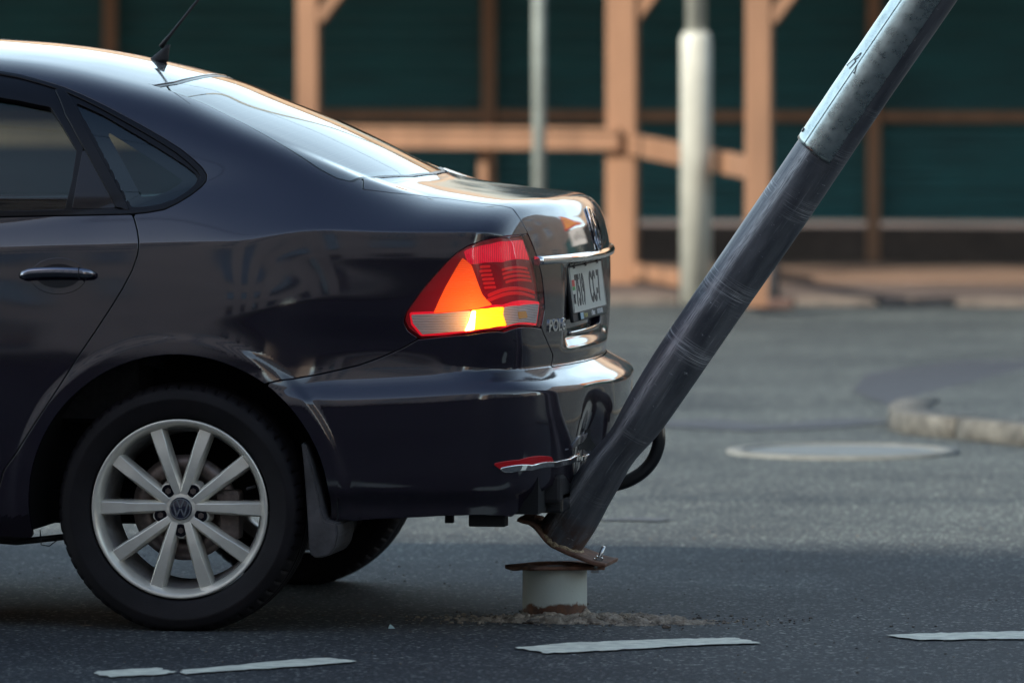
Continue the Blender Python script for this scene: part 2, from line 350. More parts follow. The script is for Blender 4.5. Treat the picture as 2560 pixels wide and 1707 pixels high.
timber('handrail', (P2[0]+.05, P2[1]-.06, .765), (P3[0], P3[1]-.02, .70), .05, .11)
timber('handrail', (posts[0][0], P2[1]-.08, .868), (P2[0]-.0, P2[1]-.08, .838), .10, .026)
timber('baluster', (at(1112, 400, y=P2[1])[0], P2[1]-.02, .03), (at(1112, 400, y=P2[1])[0], P2[1]-.02, .74), .05, .05)
timber('kick_board', (P2[0]+.05, P2[1], .10), (P3[0], P3[1], .09), .03, .08)
timber('roof_beam', (-16, P2[1]-.1, 2.82), (8, P2[1]-.35, 2.82), .14, .14)
for i in range(56):
    x = -16.5+i*.45
    o = timber('roof_plank', (x, P2[1]-.15, 2.91), (x, y_f-.0, 3.0), .447, .028, WOODOLD if i % 3 else WOOD)
# plank walk under the gallery and dark clutter on the pavement
for i in range(3):
    o = timber('floor_plank', (-16, P2[1]+.5+i*.5, .045), (6, P2[1]+.35+i*.5, .045), .42, .03, WOODOLD)
GREYP = mat('pale_grey_pole_paint', (.42, .43, .38), .5, noise=.12, nscale=5, bump=.1, bscale=40)
t = thing('lamp_post', 'pale street lamp post with a stepped thick lower tube, tallest behind the car', 'lamp post')
b = at(1598, 692, z=.03); bm = bmesh.new(); rr = .078
tube(bm, [(b[0], b[1], .02), (b[0], b[1], at(1598, 92, y=b[1])[2]), (b[0], b[1], at(1598, 74, y=b[1])[2])], [rr, rr, rr*.82], 24); obj_bm('lower_tube', bm, GREYP, t)
bm = bmesh.new(); tube(bm, [(b[0], b[1], 1.3), (b[0], b[1], 8)], rr*.64, 20); obj_bm('upper_tube', bm, GREYP, t)
bm = bmesh.new(); tube(bm, [(b[0], b[1], 8), (b[0], b[1]-.3, 8.4), (b[0], b[1]-1.6, 8.7)], .035, 10); obj_bm('arm', bm, GREYP, t)
bm = bmesh.new(); box(bm, (b[0], b[1]-2.0, 8.72), (.28, .8, .1), bevel=.03); obj_bm('lamp_head', bm, GREYP, t)
t = thing('sign_post', 'thin grey metal post standing left of the thick wooden post', 'post')
b = at(1238, 330, y=P2[1]-1.); bm = bmesh.new(); tube(bm, [(b[0], b[1], .03), (b[0], b[1], 3.3)], .034, 14); obj_bm('tube', bm, mat('grey_post_paint', (.27, .31, .29), .5, noise=.15, nscale=6), t)
bm = bmesh.new(); box(bm, (b[0], b[1]-.05, 3.0), (.6, .02, .6), bevel=.008); obj_bm('sign_plate', bm, GREYP, t)
# dark bollard partly behind the leaning pole
t = thing('bollard', 'small black rubber bollard on a brown foot on the far pavement', 'bollard', at(1776, 706, z=.03))
bm = bmesh.new(); tube(bm, [(0, 0, 0), (0, 0, .05), (0, 0, .2), (0, 0, .24)], [.03, .035, .03, .02], 14); obj_bm('tube', bm, MATTE, t)
bm = bmesh.new(); box(bm, (.04, 0, .02), (.13, .12, .05), bevel=.015); obj_bm('foot', bm, mat('brown_rubber', (.08, .045, .035), .8), t)
# building under construction beyond the fence (seen as warm streaks in roof and rear window)
PLASTER = mat('warm_facade_plaster', (.56, .40, .27), .85, noise=.15, nscale=1.2)
WIN = mat('facade_window_glass', (.10, .13, .19), .08, metal=.5, coat=1, nscale=.6, col2=(.02, .03, .05))
FRAMEW = mat('window_frame_white', (.5, .5, .47), .6)
def facade(name, label, x0, x1, y, h, m, nx, nz, face=-1, depth=8, cat='building', winw=1.5, winh=1.9, z0=1.2, dz=3.1, along='x', trim=None):
    """flat-roofed block; face gives the street side; every window a part with a glass pane and bars"""
    t = thing(name, label, cat)
    L_ = x1-x0; cell = L_/nx
    def pt(u, v, w): return (x0+u, y-face*w, v) if along == 'x' else (y-face*w, x0+u, v)
    def bx(nm, u0, u1, v0, v1, w0, w1, m, parent):
        bm = bmesh.new(); a = pt(u0, v0, w0); b = pt(u1, v1, w1)
        box(bm, [(a[i]+b[i])/2 for i in range(3)], [abs(a[i]-b[i]) for i in range(3)]); return obj_bm(nm, bm, m, parent)
    bx('wall', 0, L_, -.02, h, .18, depth, m, t)
    # outer skin between the openings
    rows = [(z0+k*dz, z0+k*dz+winh) for k in range(nz)]
    bm = bmesh.new()
    def sk(u0, u1, v0, v1):
        a = pt(u0, v0, 0); b = pt(u1, v1, .18); box(bm, [(a[i]+b[i])/2 for i in range(3)], [abs(a[i]-b[i]) for i in range(3)])
    z = 0
    for a, b_ in rows: sk(0, L_, z, a); z = b_
    sk(0, L_, z, h)
    for a, b_ in rows:
        u = 0
        for i in range(nx):
            c = (i+.5)*cell; sk(u, c-winw/2, a, b_); u = c+winw/2
        sk(u, L_, a, b_)
    obj_bm('wall_skin', bm, m, t)
    proto = None
    for a, b_ in rows:
        for i in range(nx):
            c = (i+.5)*cell; base = pt(c, a, 0)
            if proto is None:
                bm = bmesh.new()
                sg = (lambda u, v, w: (u, -face*w, v)) if along == 'x' else (lambda u, v, w: (-face*w, u, v))
                def bb(bm, u0, u1, v0, v1, w0, w1):
                    A = sg(u0, v0, w0); B = sg(u1, v1, w1); box(bm, [(A[i]+B[i])/2 for i in range(3)], [abs(A[i]-B[i]) for i in range(3)])
                for u0, u1, v0, v1 in ((-winw/2, -winw/2+.08, 0, winh), (winw/2-.08, winw/2, 0, winh), (-winw/2, winw/2, 0, .08), (-winw/2, winw/2, winh-.08, winh), (-.03, .03, .08, winh-.08), (-winw/2+.08, winw/2-.08, winh*.66, winh*.66+.05)):
                    bb(bm, u0, u1, v0, v1, .08+random.random()*.0003, .13)
                me1 = bpy.data.meshes.new('window'); bm.to_mesh(me1); bm.free(); me1.materials.append(FRAMEW)
                bm = bmesh.new(); bb(bm, -winw/2+.02, winw/2-.02, .02, winh-.02, .12, .125); me2 = bpy.data.meshes.new('pane'); bm.to_mesh(me2); bm.free(); me2.materials.append(WIN)
                bm = bmesh.new(); bb(bm, -winw/2-.1, winw/2+.1, -.09, -.004, -.07, .1); me3 = bpy.data.meshes.new('sill'); bm.to_mesh(me3); bm.free(); me3.materials.append(trim or KERBM)
                proto = 1
            w = bpy.data.objects.new('window', me1); COL.objects.link(w); w.parent = t; w.location = base
            for nm, me in (('pane', me2), ('sill', me3)):
                o = bpy.data.objects.new(nm, me); COL.objects.link(o); o.parent = w
    bx('cornice', -.2, L_+.2, h-.35, h+.1, -.35, -.002, trim or m, t)
    bx('plinth', 0, L_, -.02, .8, -.06, -.002, KERBM, t)
    return t
facade('warm_building', 'low warm plastered building beyond the fence, mirrored in the roof and rear window', -75, 12, 46, 8.6, PLASTER, 22, 2, face=-1, z0=1.1, dz=2.6, winh=1.5)
TAUPE = mat('beige_render', (.54, .43, .40), .85, noise=.12, nscale=.8)
TAUPE2 = mat('brown_plaster', (.50, .42, .37), .85, noise=.12, nscale=.8)
facade('street_building', 'long beige building behind the camera whose shade covers the car', -70, 9, -24, 22.0, TAUPE, 24, 6, face=1, depth=12, z0=1.1, dz=3.3, winw=1.5, winh=1.75)
facade('corner_building', 'beige building past the side street, mirrored in the boot lid', 14.5, 40, -24, 14.5, TAUPE2, 7, 4, face=1, depth=12, z0=1.6, dz=3.3)
facade('end_building', 'grey brown building closing the street to the right', -30, 13, 42, 11, TAUPE2, 11, 3, face=-1, depth=10, z0=1.5, dz=3.3, along='y')
TAUPE3 = mat('grey_taupe_plaster', (.17, .145, .13), .85, noise=.12, nscale=.8)
facade('street_corner_block', 'tall grey taupe block across the street to the right, mirrored in the boot lid', 14, 60, 27, 15, TAUPE3, 13, 4, face=-1, z0=1.2, dz=3.4, winw=1.3, winh=2.0)
sheet('near_pavement', [(-120, -24), (60, -24), (60, -20.5), (-120, -20.5)], .1, PAVE)
# roadworks sign mirrored in the boot lid
SX, SY = 2.82, 5.38
t = thing('roadworks_sign', 'orange triangular roadworks sign with a 20 m plate beneath, mirrored in the boot lid', 'road sign', (SX, SY, .0), rz=R(-19))
ORANGE = mat('sign_orange', (.80, .28, .03), .5, noise=.05); REDB = mat('sign_red', (.5, .03, .02), .5); BLK = mat('sign_black', (.012, .012, .012), .5); WHT = mat('sign_white', (.72, .72, .72), .5)
bm = bmesh.new(); tube(bm, [(0, 0.05, 0), (0, .05, 2.4)], .03, 12); obj_bm('post', bm, GREYP, t)
def tri(s): return [(-s/2, 0), (s/2, 0), (0, s*.866)]
bm = bmesh.new(); prism(bm, [(x, z+1.6) for x, z in tri(.95)], -.01, .01); fixn(bm); obj_bm('sign_border', bm, REDB, t)
bm = bmesh.new(); prism(bm, [(x, z+1.66) for x, z in tri(.75)], -.014, -.0102); fixn(bm); obj_bm('sign_face', bm, ORANGE, t)
bm = bmesh.new()
def man(parts):
    for (x0, z0, x1, z1, w) in parts:
        a = Vector((x0, -.016, z0)); b_ = Vector((x1, -.016, z1)); box(bm, (a+b_)/2, (w, .003, (b_-a).length), rot=(b_-a).to_track_quat('Z', 'Y').to_matrix())
man([(-.02, 1.93, .05, 2.03, .06), (-.02, 1.93, -.08, 1.74, .035), (-.02, 1.93, .08, 1.74, .035), (.04, 2.0, .12, 1.88, .025), (.03, 1.98, -.06, 1.86, .02), (.1, 1.9, -.16, 1.78, .015), (-.26, 1.71, -.1, 1.71, .05)])
bmesh.ops.create_cone(bm, cap_ends=True, segments=14, radius1=.032, radius2=.032, depth=.003, matrix=Matrix.Translation((.075, -.0165, 2.07)) @ Matrix.Rotation(math.pi/2, 4, 'X')); obj_bm('worker_symbol', bm, BLK, t)
bm = bmesh.new(); box(bm, (0, 0, 1.38), (.62, .02, .32), bevel=.006); obj_bm('distance_plate', bm, WHT, t)
me = text_mesh('20 м', .16, .001, .002, 'CENTER'); o = link_mesh('distance_text', me, BLK, t, (-.08, -.013, 1.33)); o.rotation_euler = (math.pi/2, 0, 0)
bm = bmesh.new(); man([(.14, 1.38, .26, 1.38, .025), (.21, 1.43, .265, 1.375, .025), (.21, 1.33, .265, 1.385, .025)]); bmesh.ops.translate(bm, vec=(0, .003, 0), verts=bm.verts); obj_bm('arrow', bm, BLK, t)
# overhead wires
WIREM = mat('black_cable', (.01, .01, .01), .6)
for i, (a, b_) in enumerate((((-60, -23.9, 12), (30, 45, 7.3)), ((-30, -23.9, 11), (-28, 45.9, 7.2)), ((-60, -6, 8.5), (41.9, -3, 8.5)), ((-60, -8, 8.6), (41.9, -6, 8.6)), ((-15, -23.9, 13), (41.9, 12, 9)))):
    bm = bmesh.new(); P = [Vector(a).lerp(Vector(b_), k/16)-Vector((0, 0, 1.2*4*(k/16)*(1-k/16))) for k in range(17)]
    tube(bm, P, .018, 6); tag(obj_bm('overhead_wire', bm, WIREM), ['black cable slung from the beige building to the warm building', 'black cable crossing the street straight over the car bonnet', 'trolley wire running lengthwise above the car, farther strand', 'trolley wire running lengthwise above the car, nearer strand', 'black cable from the beige building to the end building'][i], 'cable', 'cables over the street')

# ================================================================== THE CAR
# The body is one smooth implicit solid (half width, deck, roof and tail profiles blended together); panels are cut out of it.
def pchip(xs, ys):
    xs = np.array(xs, float); ys = np.array(ys, float); h = np.diff(xs); d = np.diff(ys)/h; m = np.zeros(len(xs))
    for i in range(1, len(xs)-1):
        if d[i-1]*d[i] > 0: w1 = 2*h[i]+h[i-1]; w2 = h[i]+2*h[i-1]; m[i] = (w1+w2)/(w1/d[i-1]+w2/d[i])
    m[0] = d[0]; m[-1] = d[-1]
    def f(x):
        x = np.clip(x, xs[0], xs[-1]); k = np.clip(np.searchsorted(xs, x)-1, 0, len(xs)-2); t = (x-xs[k])/h[k]
        return (2*t**3-3*t**2+1)*ys[k]+(t**3-2*t**2+t)*h[k]*m[k]+(-2*t**3+3*t**2)*ys[k+1]+(t**3-t**2)*h[k]*m[k+1]
    return f
def prof(pts, sig=.01):
    xs = [p[0] for p in pts]; ys = [p[1] for p in pts]; f = pchip(xs, ys); st = .001
    X = np.arange(xs[0], xs[-1]+st, st); Y = f(X)
    n = max(1, int(4*sig/st)); k = np.exp(-.5*(np.arange(-n, n+1)*st/sig)**2); k /= k.sum()
    s0 = (Y[1]-Y[0]); s1 = (Y[-1]-Y[-2])
    Yp = np.concatenate([Y[0]-s0*np.arange(n, 0, -1), Y, Y[-1]+s1*np.arange(1, n+1)]); Y = np.convolve(Yp, k, 'valid')
    def g(x):
        x = np.asarray(x, float); r = np.interp(x, X, Y)
        return r
    return g
def sstep(a, b, x): t = np.clip((x-a)/(b-a), 0, 1); return t*t*t*(t*(6*t-15)+10)
def smax(a, b, r): h = np.maximum(r-np.abs(a-b), 0)/r; return np.maximum(a, b)+h*h*h*r/6
def smin(a, b, r): return -smax(-a, -b, r)
wS = prof([(0, .72), (.15, .785), (.205, .81), (.24, .822), (.33, .836), (.45, .8465), (.55, .8515), (.65, .8510), (.75, .8465), (.83, .8390), (.90, .8290), (.94, .8215), (1.0, .808), (1.2, .76)], .012)
wB = prof([(0, .70), (.20, .765), (.27, .792), (.315, .802), (.338, .822), (.42, .832), (.52, .838), (.556, .838), (.572, .828), (.60, .806), (.63, .797), (.70, .799), (.80, .803), (.90, .803), (.95, .799), (1.05, .79)], .006)
tap = prof([(-4, .3), (-3.5, .16), (-3.2, .07), (-2.9, .03), (-2.4, .006), (-1.8, 0), (-.8, 0), (-.3, .002), (0, .006), (.3, .017), (.5, .032), (.7, .058), (.9, .105), (1.1, .17)], .05)
zc = prof([(-4, .80), (-3.2, .86), (-2.2, .905), (-1.2, .918), (-.43, .928), (0, .937), (.31, .9435), (.52, .945), (.62, .9475), (.75, .95), (1.1, .955)], .03)
hh = prof([(-4, .25), (-2, .30), (0, .30), (.2, .22), (.4, .155), (.6, .108), (.8, .082), (1.1, .075)], .05)
ll = prof([(-4, .16), (0, .15), (.2, .145), (.4, .14), (.6, .12), (.8, .10), (1.1, .10)], .05)
T0 = prof([(-4, .3), (-3.4, .5), (-2.0, 1.09), (-1.95, 1.10), (-1.45, 1.36), (-1.15, 1.425), (-.85, 1.432), (-.64, 1.422), (-.48, 1.410), (-.335, 1.390), (-.25, 1.373), (-.15, 1.350), (-.04, 1.320), (.03, 1.292), (.21, 1.221), (.30, 1.180), (.39, 1.136), (.49, 1.083), (.56, 1.03), (.64, .90), (.75, .5), (1.1, .1)], .02)
HOOD = prof([(-4, .62), (-3.45, .74), (-3.2, .86), (-2.9, .93), (-2.4, .99), (-1.9, 1.04), (-1.5, 1.10), (1.2, 1.5)], .04)
wg = prof([(.5, .70), (.85, .78), (.93, .803), (1.0, .796), (1.1, .756), (1.2, .707), (1.3, .647), (1.38, .585), (1.5, .47)], .02)
tg = prof([(-4, .2), (-2, .06), (-1.4, .01), (-1, 0), (-.6, .003), (-.3, .014), (0, .040), (.3, .092), (.5, .14), (.9, .26)], .06)
XL = prof([(.40, .85), (.55, .875), (.63, .887), (.70, .898), (.80, .901), (.89, .899), (.95, .889), (1.0, .873), (1.02, .865), (1.06, .845), (1.2, .78)], .008)
XB = prof([(0, .80), (.20, .86), (.27, .895), (.32, .915), (.345, .93), (.42, .950), (.52, .962), (.578, .962), (.592, .952), (.612, .915), (.630, .885), (.66, .84), (.8, .6), (1.2, .2)], .005)
def body_parts(x, a, z):
    b = sstep(.10, .42, x)*(1-sstep(.985, 1.0, z)*0)
    wq = wS(z)-tap(x); zb = z-.022*sstep(.3, .95, x)*sstep(.40, .56, z)*(1-sstep(.60, .70, z))
    wb = wB(zb)-tap(x)*.93
    w = wq*(1-b)+wb*b
    rr = np.hypot(x, z-.30); w = w+.006*(1-sstep(.395, .425, rr))*(1-sstep(.70, .76, z))*sstep(.12, .2, z)
    rf = np.hypot(x+2.552, z-.30); w = w+.006*(1-sstep(.395, .425, rf))*sstep(.12, .2, z)
    side = a-w
    # swelling of the rear quarter with a soft hollow before the lamp
    side = side+.006*np.exp(-((x-.50)/.16)**2-((z-.69)/.05)**2)-.004*np.exp(-((x-.25)/.2)**2-((z-.80)/.06)**2)
    lid = x-(XL(z)-.20*a*a)+.022*(1-sstep(.275, .41, a))*sstep(.655, .70, z)*(1-sstep(.872, .885, z))
    bump_ = x-(XB(z)-.20*a*a)
    # where the leaning post pressed the bumper in
    bump_ = bump_+.030*np.exp(-((a-.30)/.10)**2-((z-.43)/.11)**2)
    rear = smin(lid, bump_, .006)
    q = (.8215-tap(x))-a
    sh = z-(zc(x)+hh(x)*(1-np.exp(-np.clip(q, -.3, 2)/ll(x))))
    low = smax(side, sh, .009)
    low = smax(low, z-HOOD(x), .10)
    low = smax(low, rear, .19-.05*sstep(.6, .72, z)-.05*sstep(.9, 1.0, z))
    top = z-(T0(x)-.16*a*a)
    gs = a-(wg(z)-tg(x))
    gh = smax(top, gs, .15)
    rj = .012+.10*sstep(-.05, .35, x)
    # keep the foot of the rear window crisp near the middle
    rj = rj*(1-.88*sstep(.58, .45, a)) if False else rj*(1-.85*(1-sstep(.45, .60, a)))
    return low, gh, rj
def F(P, left=True):
    x, y, z = P[..., 0], P[..., 1], P[..., 2]; a = np.sqrt(y*y+1e-8)
    low, gh, rj = body_parts(x, a, z)
    f = smin(low, gh, rj)
    front = -(x+3.40)+.16*a*a+.25*np.clip(z-.62, 0, 1)
    return smax(f, front, .22)
EPS = 8e-4
def grad(P):
    if not len(P): return np.zeros((0, 3))
    g = np.stack([(F(P+e)-F(P-e)) for e in np.eye(3)*EPS], -1); return g/np.linalg.norm(g, axis=-1, keepdims=True)
def march(O, D, s0, s1, n=90):
    """first crossing from outside along rays; returns s (nan when missed)"""
    m_ = len(O)
    if not m_: return np.zeros(0)
    s0 = np.broadcast_to(np.asarray(s0, float), m_).copy(); s1 = np.broadcast_to(np.asarray(s1, float), m_).copy()
    s = np.full(m_, np.nan); lo = s0.copy(); hi = s1.copy(); done = np.zeros(m_, bool); act = np.arange(m_); prev = F(O+D*s0[:, None]); last = s0.copy()
    for k in range(1, n):
        if not len(act): break
        cur = s0[act]+(s1[act]-s0[act])*k/(n-1); f = F(O[act]+D[act]*cur[:, None]); hit = (prev > 0) & (f <= 0)
        lo[act[hit]] = last[hit]; hi[act[hit]] = cur[hit]; done[act[hit]] = True
        kp = ~hit; act = act[kp]; prev = f[kp]; last = cur[kp]
    ix = np.where(done)[0]; a = lo[ix]; b = hi[ix]; Oi = O[ix]; Di = D[ix]
    for _ in range(18):
        m = (a+b)/2; pos = F(Oi+Di*m[:, None]) > 0; a = np.where(pos, m, a); b = np.where(pos, b, m)
    s[ix] = b; return s
class Dom:
    """parallel projection of the body; panels are outlined and gridded in it"""
    def __init__(s, d, step):
        s.d = np.array(d, float)/np.linalg.norm(d); s.step = step
        e = np.cross(s.d, [0, 0, 1]); s.e1 = e/np.linalg.norm(e); s.e2 = np.cross(s.e1, s.d)
    def st(s, P): P = np.asarray(P, float); return np.stack([P@s.e1, P@s.e2], -1)
    def lift(s, ST):
        if not len(ST): return np.zeros((0, 3))
        O = ST[:, :1]*s.e1+ST[:, 1:]*s.e2
        # ray param range chosen around the body centre
        D = np.repeat(s.d[None], len(O), 0)
        r = march(O, D, -3.2, 3.2, 240); return O+D*r[:, None]
    def lift_grid(s, ST, ni, nj, c=5):
        """coarse pass first, then a narrow search round it"""
        I = np.unique(np.append(np.arange(0, ni, c), ni-1)); J = np.unique(np.append(np.arange(0, nj, c), nj-1)); G_ = ST.reshape(ni, nj, 2)
        cs = G_[np.ix_(I, J)].reshape(-1, 2); O = cs[:, :1]*s.e1+cs[:, 1:]*s.e2; D = np.repeat(s.d[None], len(O), 0)
        r = march(O, D, -3.2, 3.2, 240).reshape(len(I), len(J))
        pad = np.pad(r, 1, constant_values=np.nan); st_ = np.stack([pad[a:a+len(I), b:b+len(J)] for a in range(3) for b in range(3)])
        bad = np.isnan(st_[:, :, :])[:, :, :]; ed = np.zeros_like(r, bool)
        mn = np.where(bad, 9., st_).min(0); mx_ = np.where(bad, -9., st_).max(0); anyb = np.stack([np.isnan(pad[a:a+len(I), b:b+len(J)]) for a in range(3) for b in range(3)]).any(0)
        ii = np.searchsorted(I, np.arange(ni), 'right')-1; jj = np.searchsorted(J, np.arange(nj), 'right')-1
        lo = mn[np.ix_(ii, jj)].ravel()-.06; hi = mx_[np.ix_(ii, jj)].ravel()+.06; ab = anyb[np.ix_(ii, jj)].ravel() | (hi-lo > 1.2)
        P = np.full((len(ST), 3), np.nan)
        O = ST[:, :1]*s.e1+ST[:, 1:]*s.e2; D = np.repeat(s.d[None], len(O), 0)
        none = mn[np.ix_(ii, jj)].ravel() > 8
        k = ~ab; rr = march(O[k], D[k], lo[k], hi[k], 30); P[k] = O[k]+D[k]*rr[:, None]
        k = ab & ~none; rr = march(O[k], D[k], -3.2, 3.2, 200); P[k] = O[k]+D[k]*rr[:, None]
        return P
DR = Dom((-.8, 1, -.8), .006)
DFR = Dom((.8, 1, -.8), .03)
def cast(pts):
    """traced positions -> points on the near side of the body"""
    out = []
    D = np.array([ray(*p) for p in pts]); O = np.repeat(CAM[None], len(D), 0); D = D/np.linalg.norm(D, axis=1, keepdims=True)
    s = march(O, D, 15.5, 21.5, 300); return O+D*s[:, None]
def poly_sdf(ST, poly):
    P = np.asarray(poly, float); A = P; B = np.roll(P, -1, 0); d2 = np.full(len(ST), 1e9); ins = np.zeros(len(ST), bool)
    for a, b in zip(A, B):
        ab = b-a; L2 = ab@ab
        if L2 < 1e-14: continue
        t = np.clip(((ST-a)@ab)/L2, 0, 1); q = ST-(a+t[:, None]*ab); d2 = np.minimum(d2, (q*q).sum(1))
        c = ((a[1] > ST[:, 1]) != (b[1] > ST[:, 1])); with_ = c.copy()
        xi = a[0]+(ST[:, 1]-a[1])*(b[0]-a[0])/(b[1]-a[1]+1e-300); ins ^= with_ & (ST[:, 0] < xi)
    return np.where(ins, -1, 1)*np.sqrt(d2)
def dense(P, step=.02):
    P = np.asarray(P, float); out = []
    for a, b in zip(P, np.roll(P, -1, 0)):
        n = max(1, int(np.linalg.norm(b-a)/step)); out += [a+(b-a)*k/n for k in range(n)]
    return np.array(out)
class Grid:
    def __init__(s, dom, lo, hi):
        s.dom = dom; s.n = np.ceil((np.array(hi)-lo)/dom.step).astype(int)+1; s.lo = np.array(lo)
        I, J = np.meshgrid(np.arange(s.n[0]), np.arange(s.n[1]), indexing='ij'); s.ST = np.stack([I.ravel()*dom.step+lo[0], J.ravel()*dom.step+lo[1]], -1)
        s.P = dom.lift_grid(s.ST, s.n[0], s.n[1]); s.ok = ~np.isnan(s.P[:, 0]); s.P[~s.ok] = 0
        s.N = grad(s.P)
def cut(grid, f, name, mats, parent=None, offset=0., skirt=.012, mirror='join', sub=None, lip=.0015):
    """panel where f(ST,P)<0; skirt turns its edges inward. mirror: join (both halves in one mesh), copy (second object) or None"""
    dom = grid.dom; G = grid; v = f(G.ST, G.P); v = np.where(G.ok, v, 1.0); v = np.where(np.abs(v) < 1e-6, 1e-6, v)
    ni, nj = G.n; V = v.reshape(ni, nj); ins = V < 0
    q = ins[:-1, :-1].astype(int)+ins[1:, :-1]+ins[1:, 1:]+ins[:-1, 1:]
    okc = G.ok.reshape(ni, nj); okq = okc[:-1, :-1] & okc[1:, :-1] & okc[1:, 1:] & okc[:-1, 1:]
    full = np.argwhere((q == 4)); part = np.argwhere((q > 0) & (q < 4) & okq)
    idx = lambda i, j: i*nj+j
    faces = [[idx(i, j), idx(i+1, j), idx(i+1, j+1), idx(i, j+1)] for i, j in full]
    nst = []; emap = {}; base = ni*nj
    for i, j in part:
        c = [(i, j), (i+1, j), (i+1, j+1), (i, j+1)]; f_ = []
        for k in range(4):
            a, b = c[k], c[(k+1) % 4]; va, vb = V[a], V[b]
            if va < 0: f_.append(idx(*a))
            if (va < 0) != (vb < 0):
                key = (min(idx(*a), idx(*b)), max(idx(*a), idx(*b)))
                if key not in emap:
                    t = va/(va-vb); emap[key] = base+len(nst); nst.append(G.ST[idx(*a)]*(1-t)+G.ST[idx(*b)]*t)
                f_.append(emap[key])
        if len(f_) >= 3: faces.append(f_)
    if not faces: print('EMPTY PANEL', name); return None
    P = G.P; N = G.N
    if nst:
        nst = np.array(nst); P2 = dom.lift(nst); bad = np.isnan(P2[:, 0])
        if bad.any(): P2[bad] = 0
        P = np.concatenate([P, P2]); N = np.concatenate([N, grad(P2)])
    used = sorted({i for f_ in faces for i in f_}); mp = {u: k for k, u in enumerate(used)}
    P = P[used].copy(); N = N[used].copy(); faces = [[mp[i] for i in f_] for f_ in faces]
    isc = np.abs(P[:, 1]) < .0025
    if mirror == 'join': P[isc, 1] = 0; N[isc, 1] = 0; N /= np.linalg.norm(N, axis=1, keepdims=True)
    # orientation: normal should agree with N
    f0 = faces[len(faces)//2]; n0 = np.cross(P[f0[1]]-P[f0[0]], P[f0[2]]-P[f0[1]])
    if n0@N[f0[0]] < 0: faces = [f_[::-1] for f_ in faces]
    Pn = P+N*offset
    verts = list(Pn); norms = list(N); fs = list(faces)
    if skirt:
        cnt = {}
        for f_ in faces:
            for a, b in zip(f_, f_[1:]+f_[:1]):
                k = (min(a, b), max(a, b)); cnt[k] = None if k in cnt else (a, b)
        be = [e for e in cnt.values() if e is not None and not (mirror == 'join' and isc[e[0]] and isc[e[1]])]
        acc = {}
        for a, b in be:
            t = Pn[b]-Pn[a]; t = t/(np.linalg.norm(t)+1e-12); o = np.cross(t, N[a]);
            for k in (a, b): acc[k] = acc.get(k, 0)+o
        top = {}; bot = {}; rnd = {}
        for k, o in acc.items():
            o = o/(np.linalg.norm(o)+1e-12); n = N[k]
            rnd[k] = len(verts); verts.append(Pn[k]+o*lip*.6-n*lip*.5); nn = (o+n); norms.append(nn/np.linalg.norm(nn))
            top[k] = len(verts); verts.append(Pn[k]+o*lip*.8-n*lip*1.6); norms.append(o)
            bot[k] = len(verts); verts.append(Pn[k]+o*lip*.8-n*skirt); norms.append(o)
        for a, b in be:
            fs.append([b, a, rnd[a], rnd[b]]); fs.append([rnd[b], rnd[a], top[a], top[b]]); fs.append([top[b], top[a], bot[a], bot[b]])
    verts = np.array(verts); norms = np.array(norms)
    def build(nm, verts, norms, fs):
        me = bpy.data.meshes.new(nm); me.from_pydata([tuple(p) for p in verts], [], fs)
        me.polygons.foreach_set('use_smooth', [True]*len(me.polygons)); me.update()
        me.normals_split_custom_set_from_vertices([tuple(n) for n in norms]); return link_mesh(nm, me, mats, parent)
    if mirror == 'join':
        v2 = verts*[1, -1, 1]; n2 = norms*[1, -1, 1]; nv = len(verts)
        cen = {i for i in range(nv) if abs(verts[i][1]) < 1e-9}
        f2 = [[i if i in cen else i+nv for i in f_[::-1]] for f_ in fs]
        return build(name, np.concatenate([verts, v2]), np.concatenate([norms, n2]), fs+f2)
    o = build(name, verts, norms, fs)
    if mirror == 'copy': build(name, verts*[1, -1, 1], norms*[1, -1, 1], [f_[::-1] for f_ in fs])
    return o

car = thing('parked_car', 'dark blue-black saloon car backed against the leaning post, amber tail lamp lit', 'car', (0, 0, 0))
c_st = DR.st(np.array([[x, y, z] for x in (-1.7, 1.05) for y in (-.88, .06) for z in (.12, 1.48)]))
GR = Grid(DR, c_st.min(0), c_st.max(0))
# --- outlines (in domain coordinates)
def dom_cast(pts, dom=DR): P = cast(pts); assert not np.isnan(P).any(), pts; return dom.st(P)
def dom3(pts, dom=DR): return dom.st(np.array(pts, float))
Z1 = zoomed(0, 60, 2.7035); Z2 = zoomed(980, 440, 3.5636); Z4 = zoomed(700, 850, 2.352); Z8 = zoomed(300, 480, 2.94); Z7 = zoomed(680, 0, 1.7818); Z3w = zoomed(0, 180, 4.1265)
lamp_px = Z2([(108, 1300), (145, 1375), (250, 1448), (460, 1438), (700, 1408), (1000, 1384), (1322, 1350), (1352, 1220), (1352, 1080), (1338, 930), (1310, 790), (1275, 680), (1240, 595), (1208, 520), (1100, 532), (960, 555), (800, 585), (680, 625), (580, 685), (480, 780), (370, 900), (260, 1030), (175, 1150), (125, 1225)])
lamp = dom_cast(lamp_px)
seam = dom_cast(Z8([(1080, 1405), (1330, 1362), (1560, 1318), (1760, 1272), (1900, 1222), (2000, 1180), (2080, 1145), (2150, 1105), (2195, 1080)]))
lidgap = dom_cast(Z2([(-260, 120), (0, 152), (250, 176), (500, 205), (800, 247), (1070, 290), (1110, 340), (1150, 400), (1185, 460), (1215, 520), (1250, 600), (1283, 690), (1310, 780), (1338, 900), (1356, 1060), (1362, 1180), (1350, 1260), (1330, 1345), (1350, 1400), (1385, 1480), (1420, 1560), (1438, 1600)]))
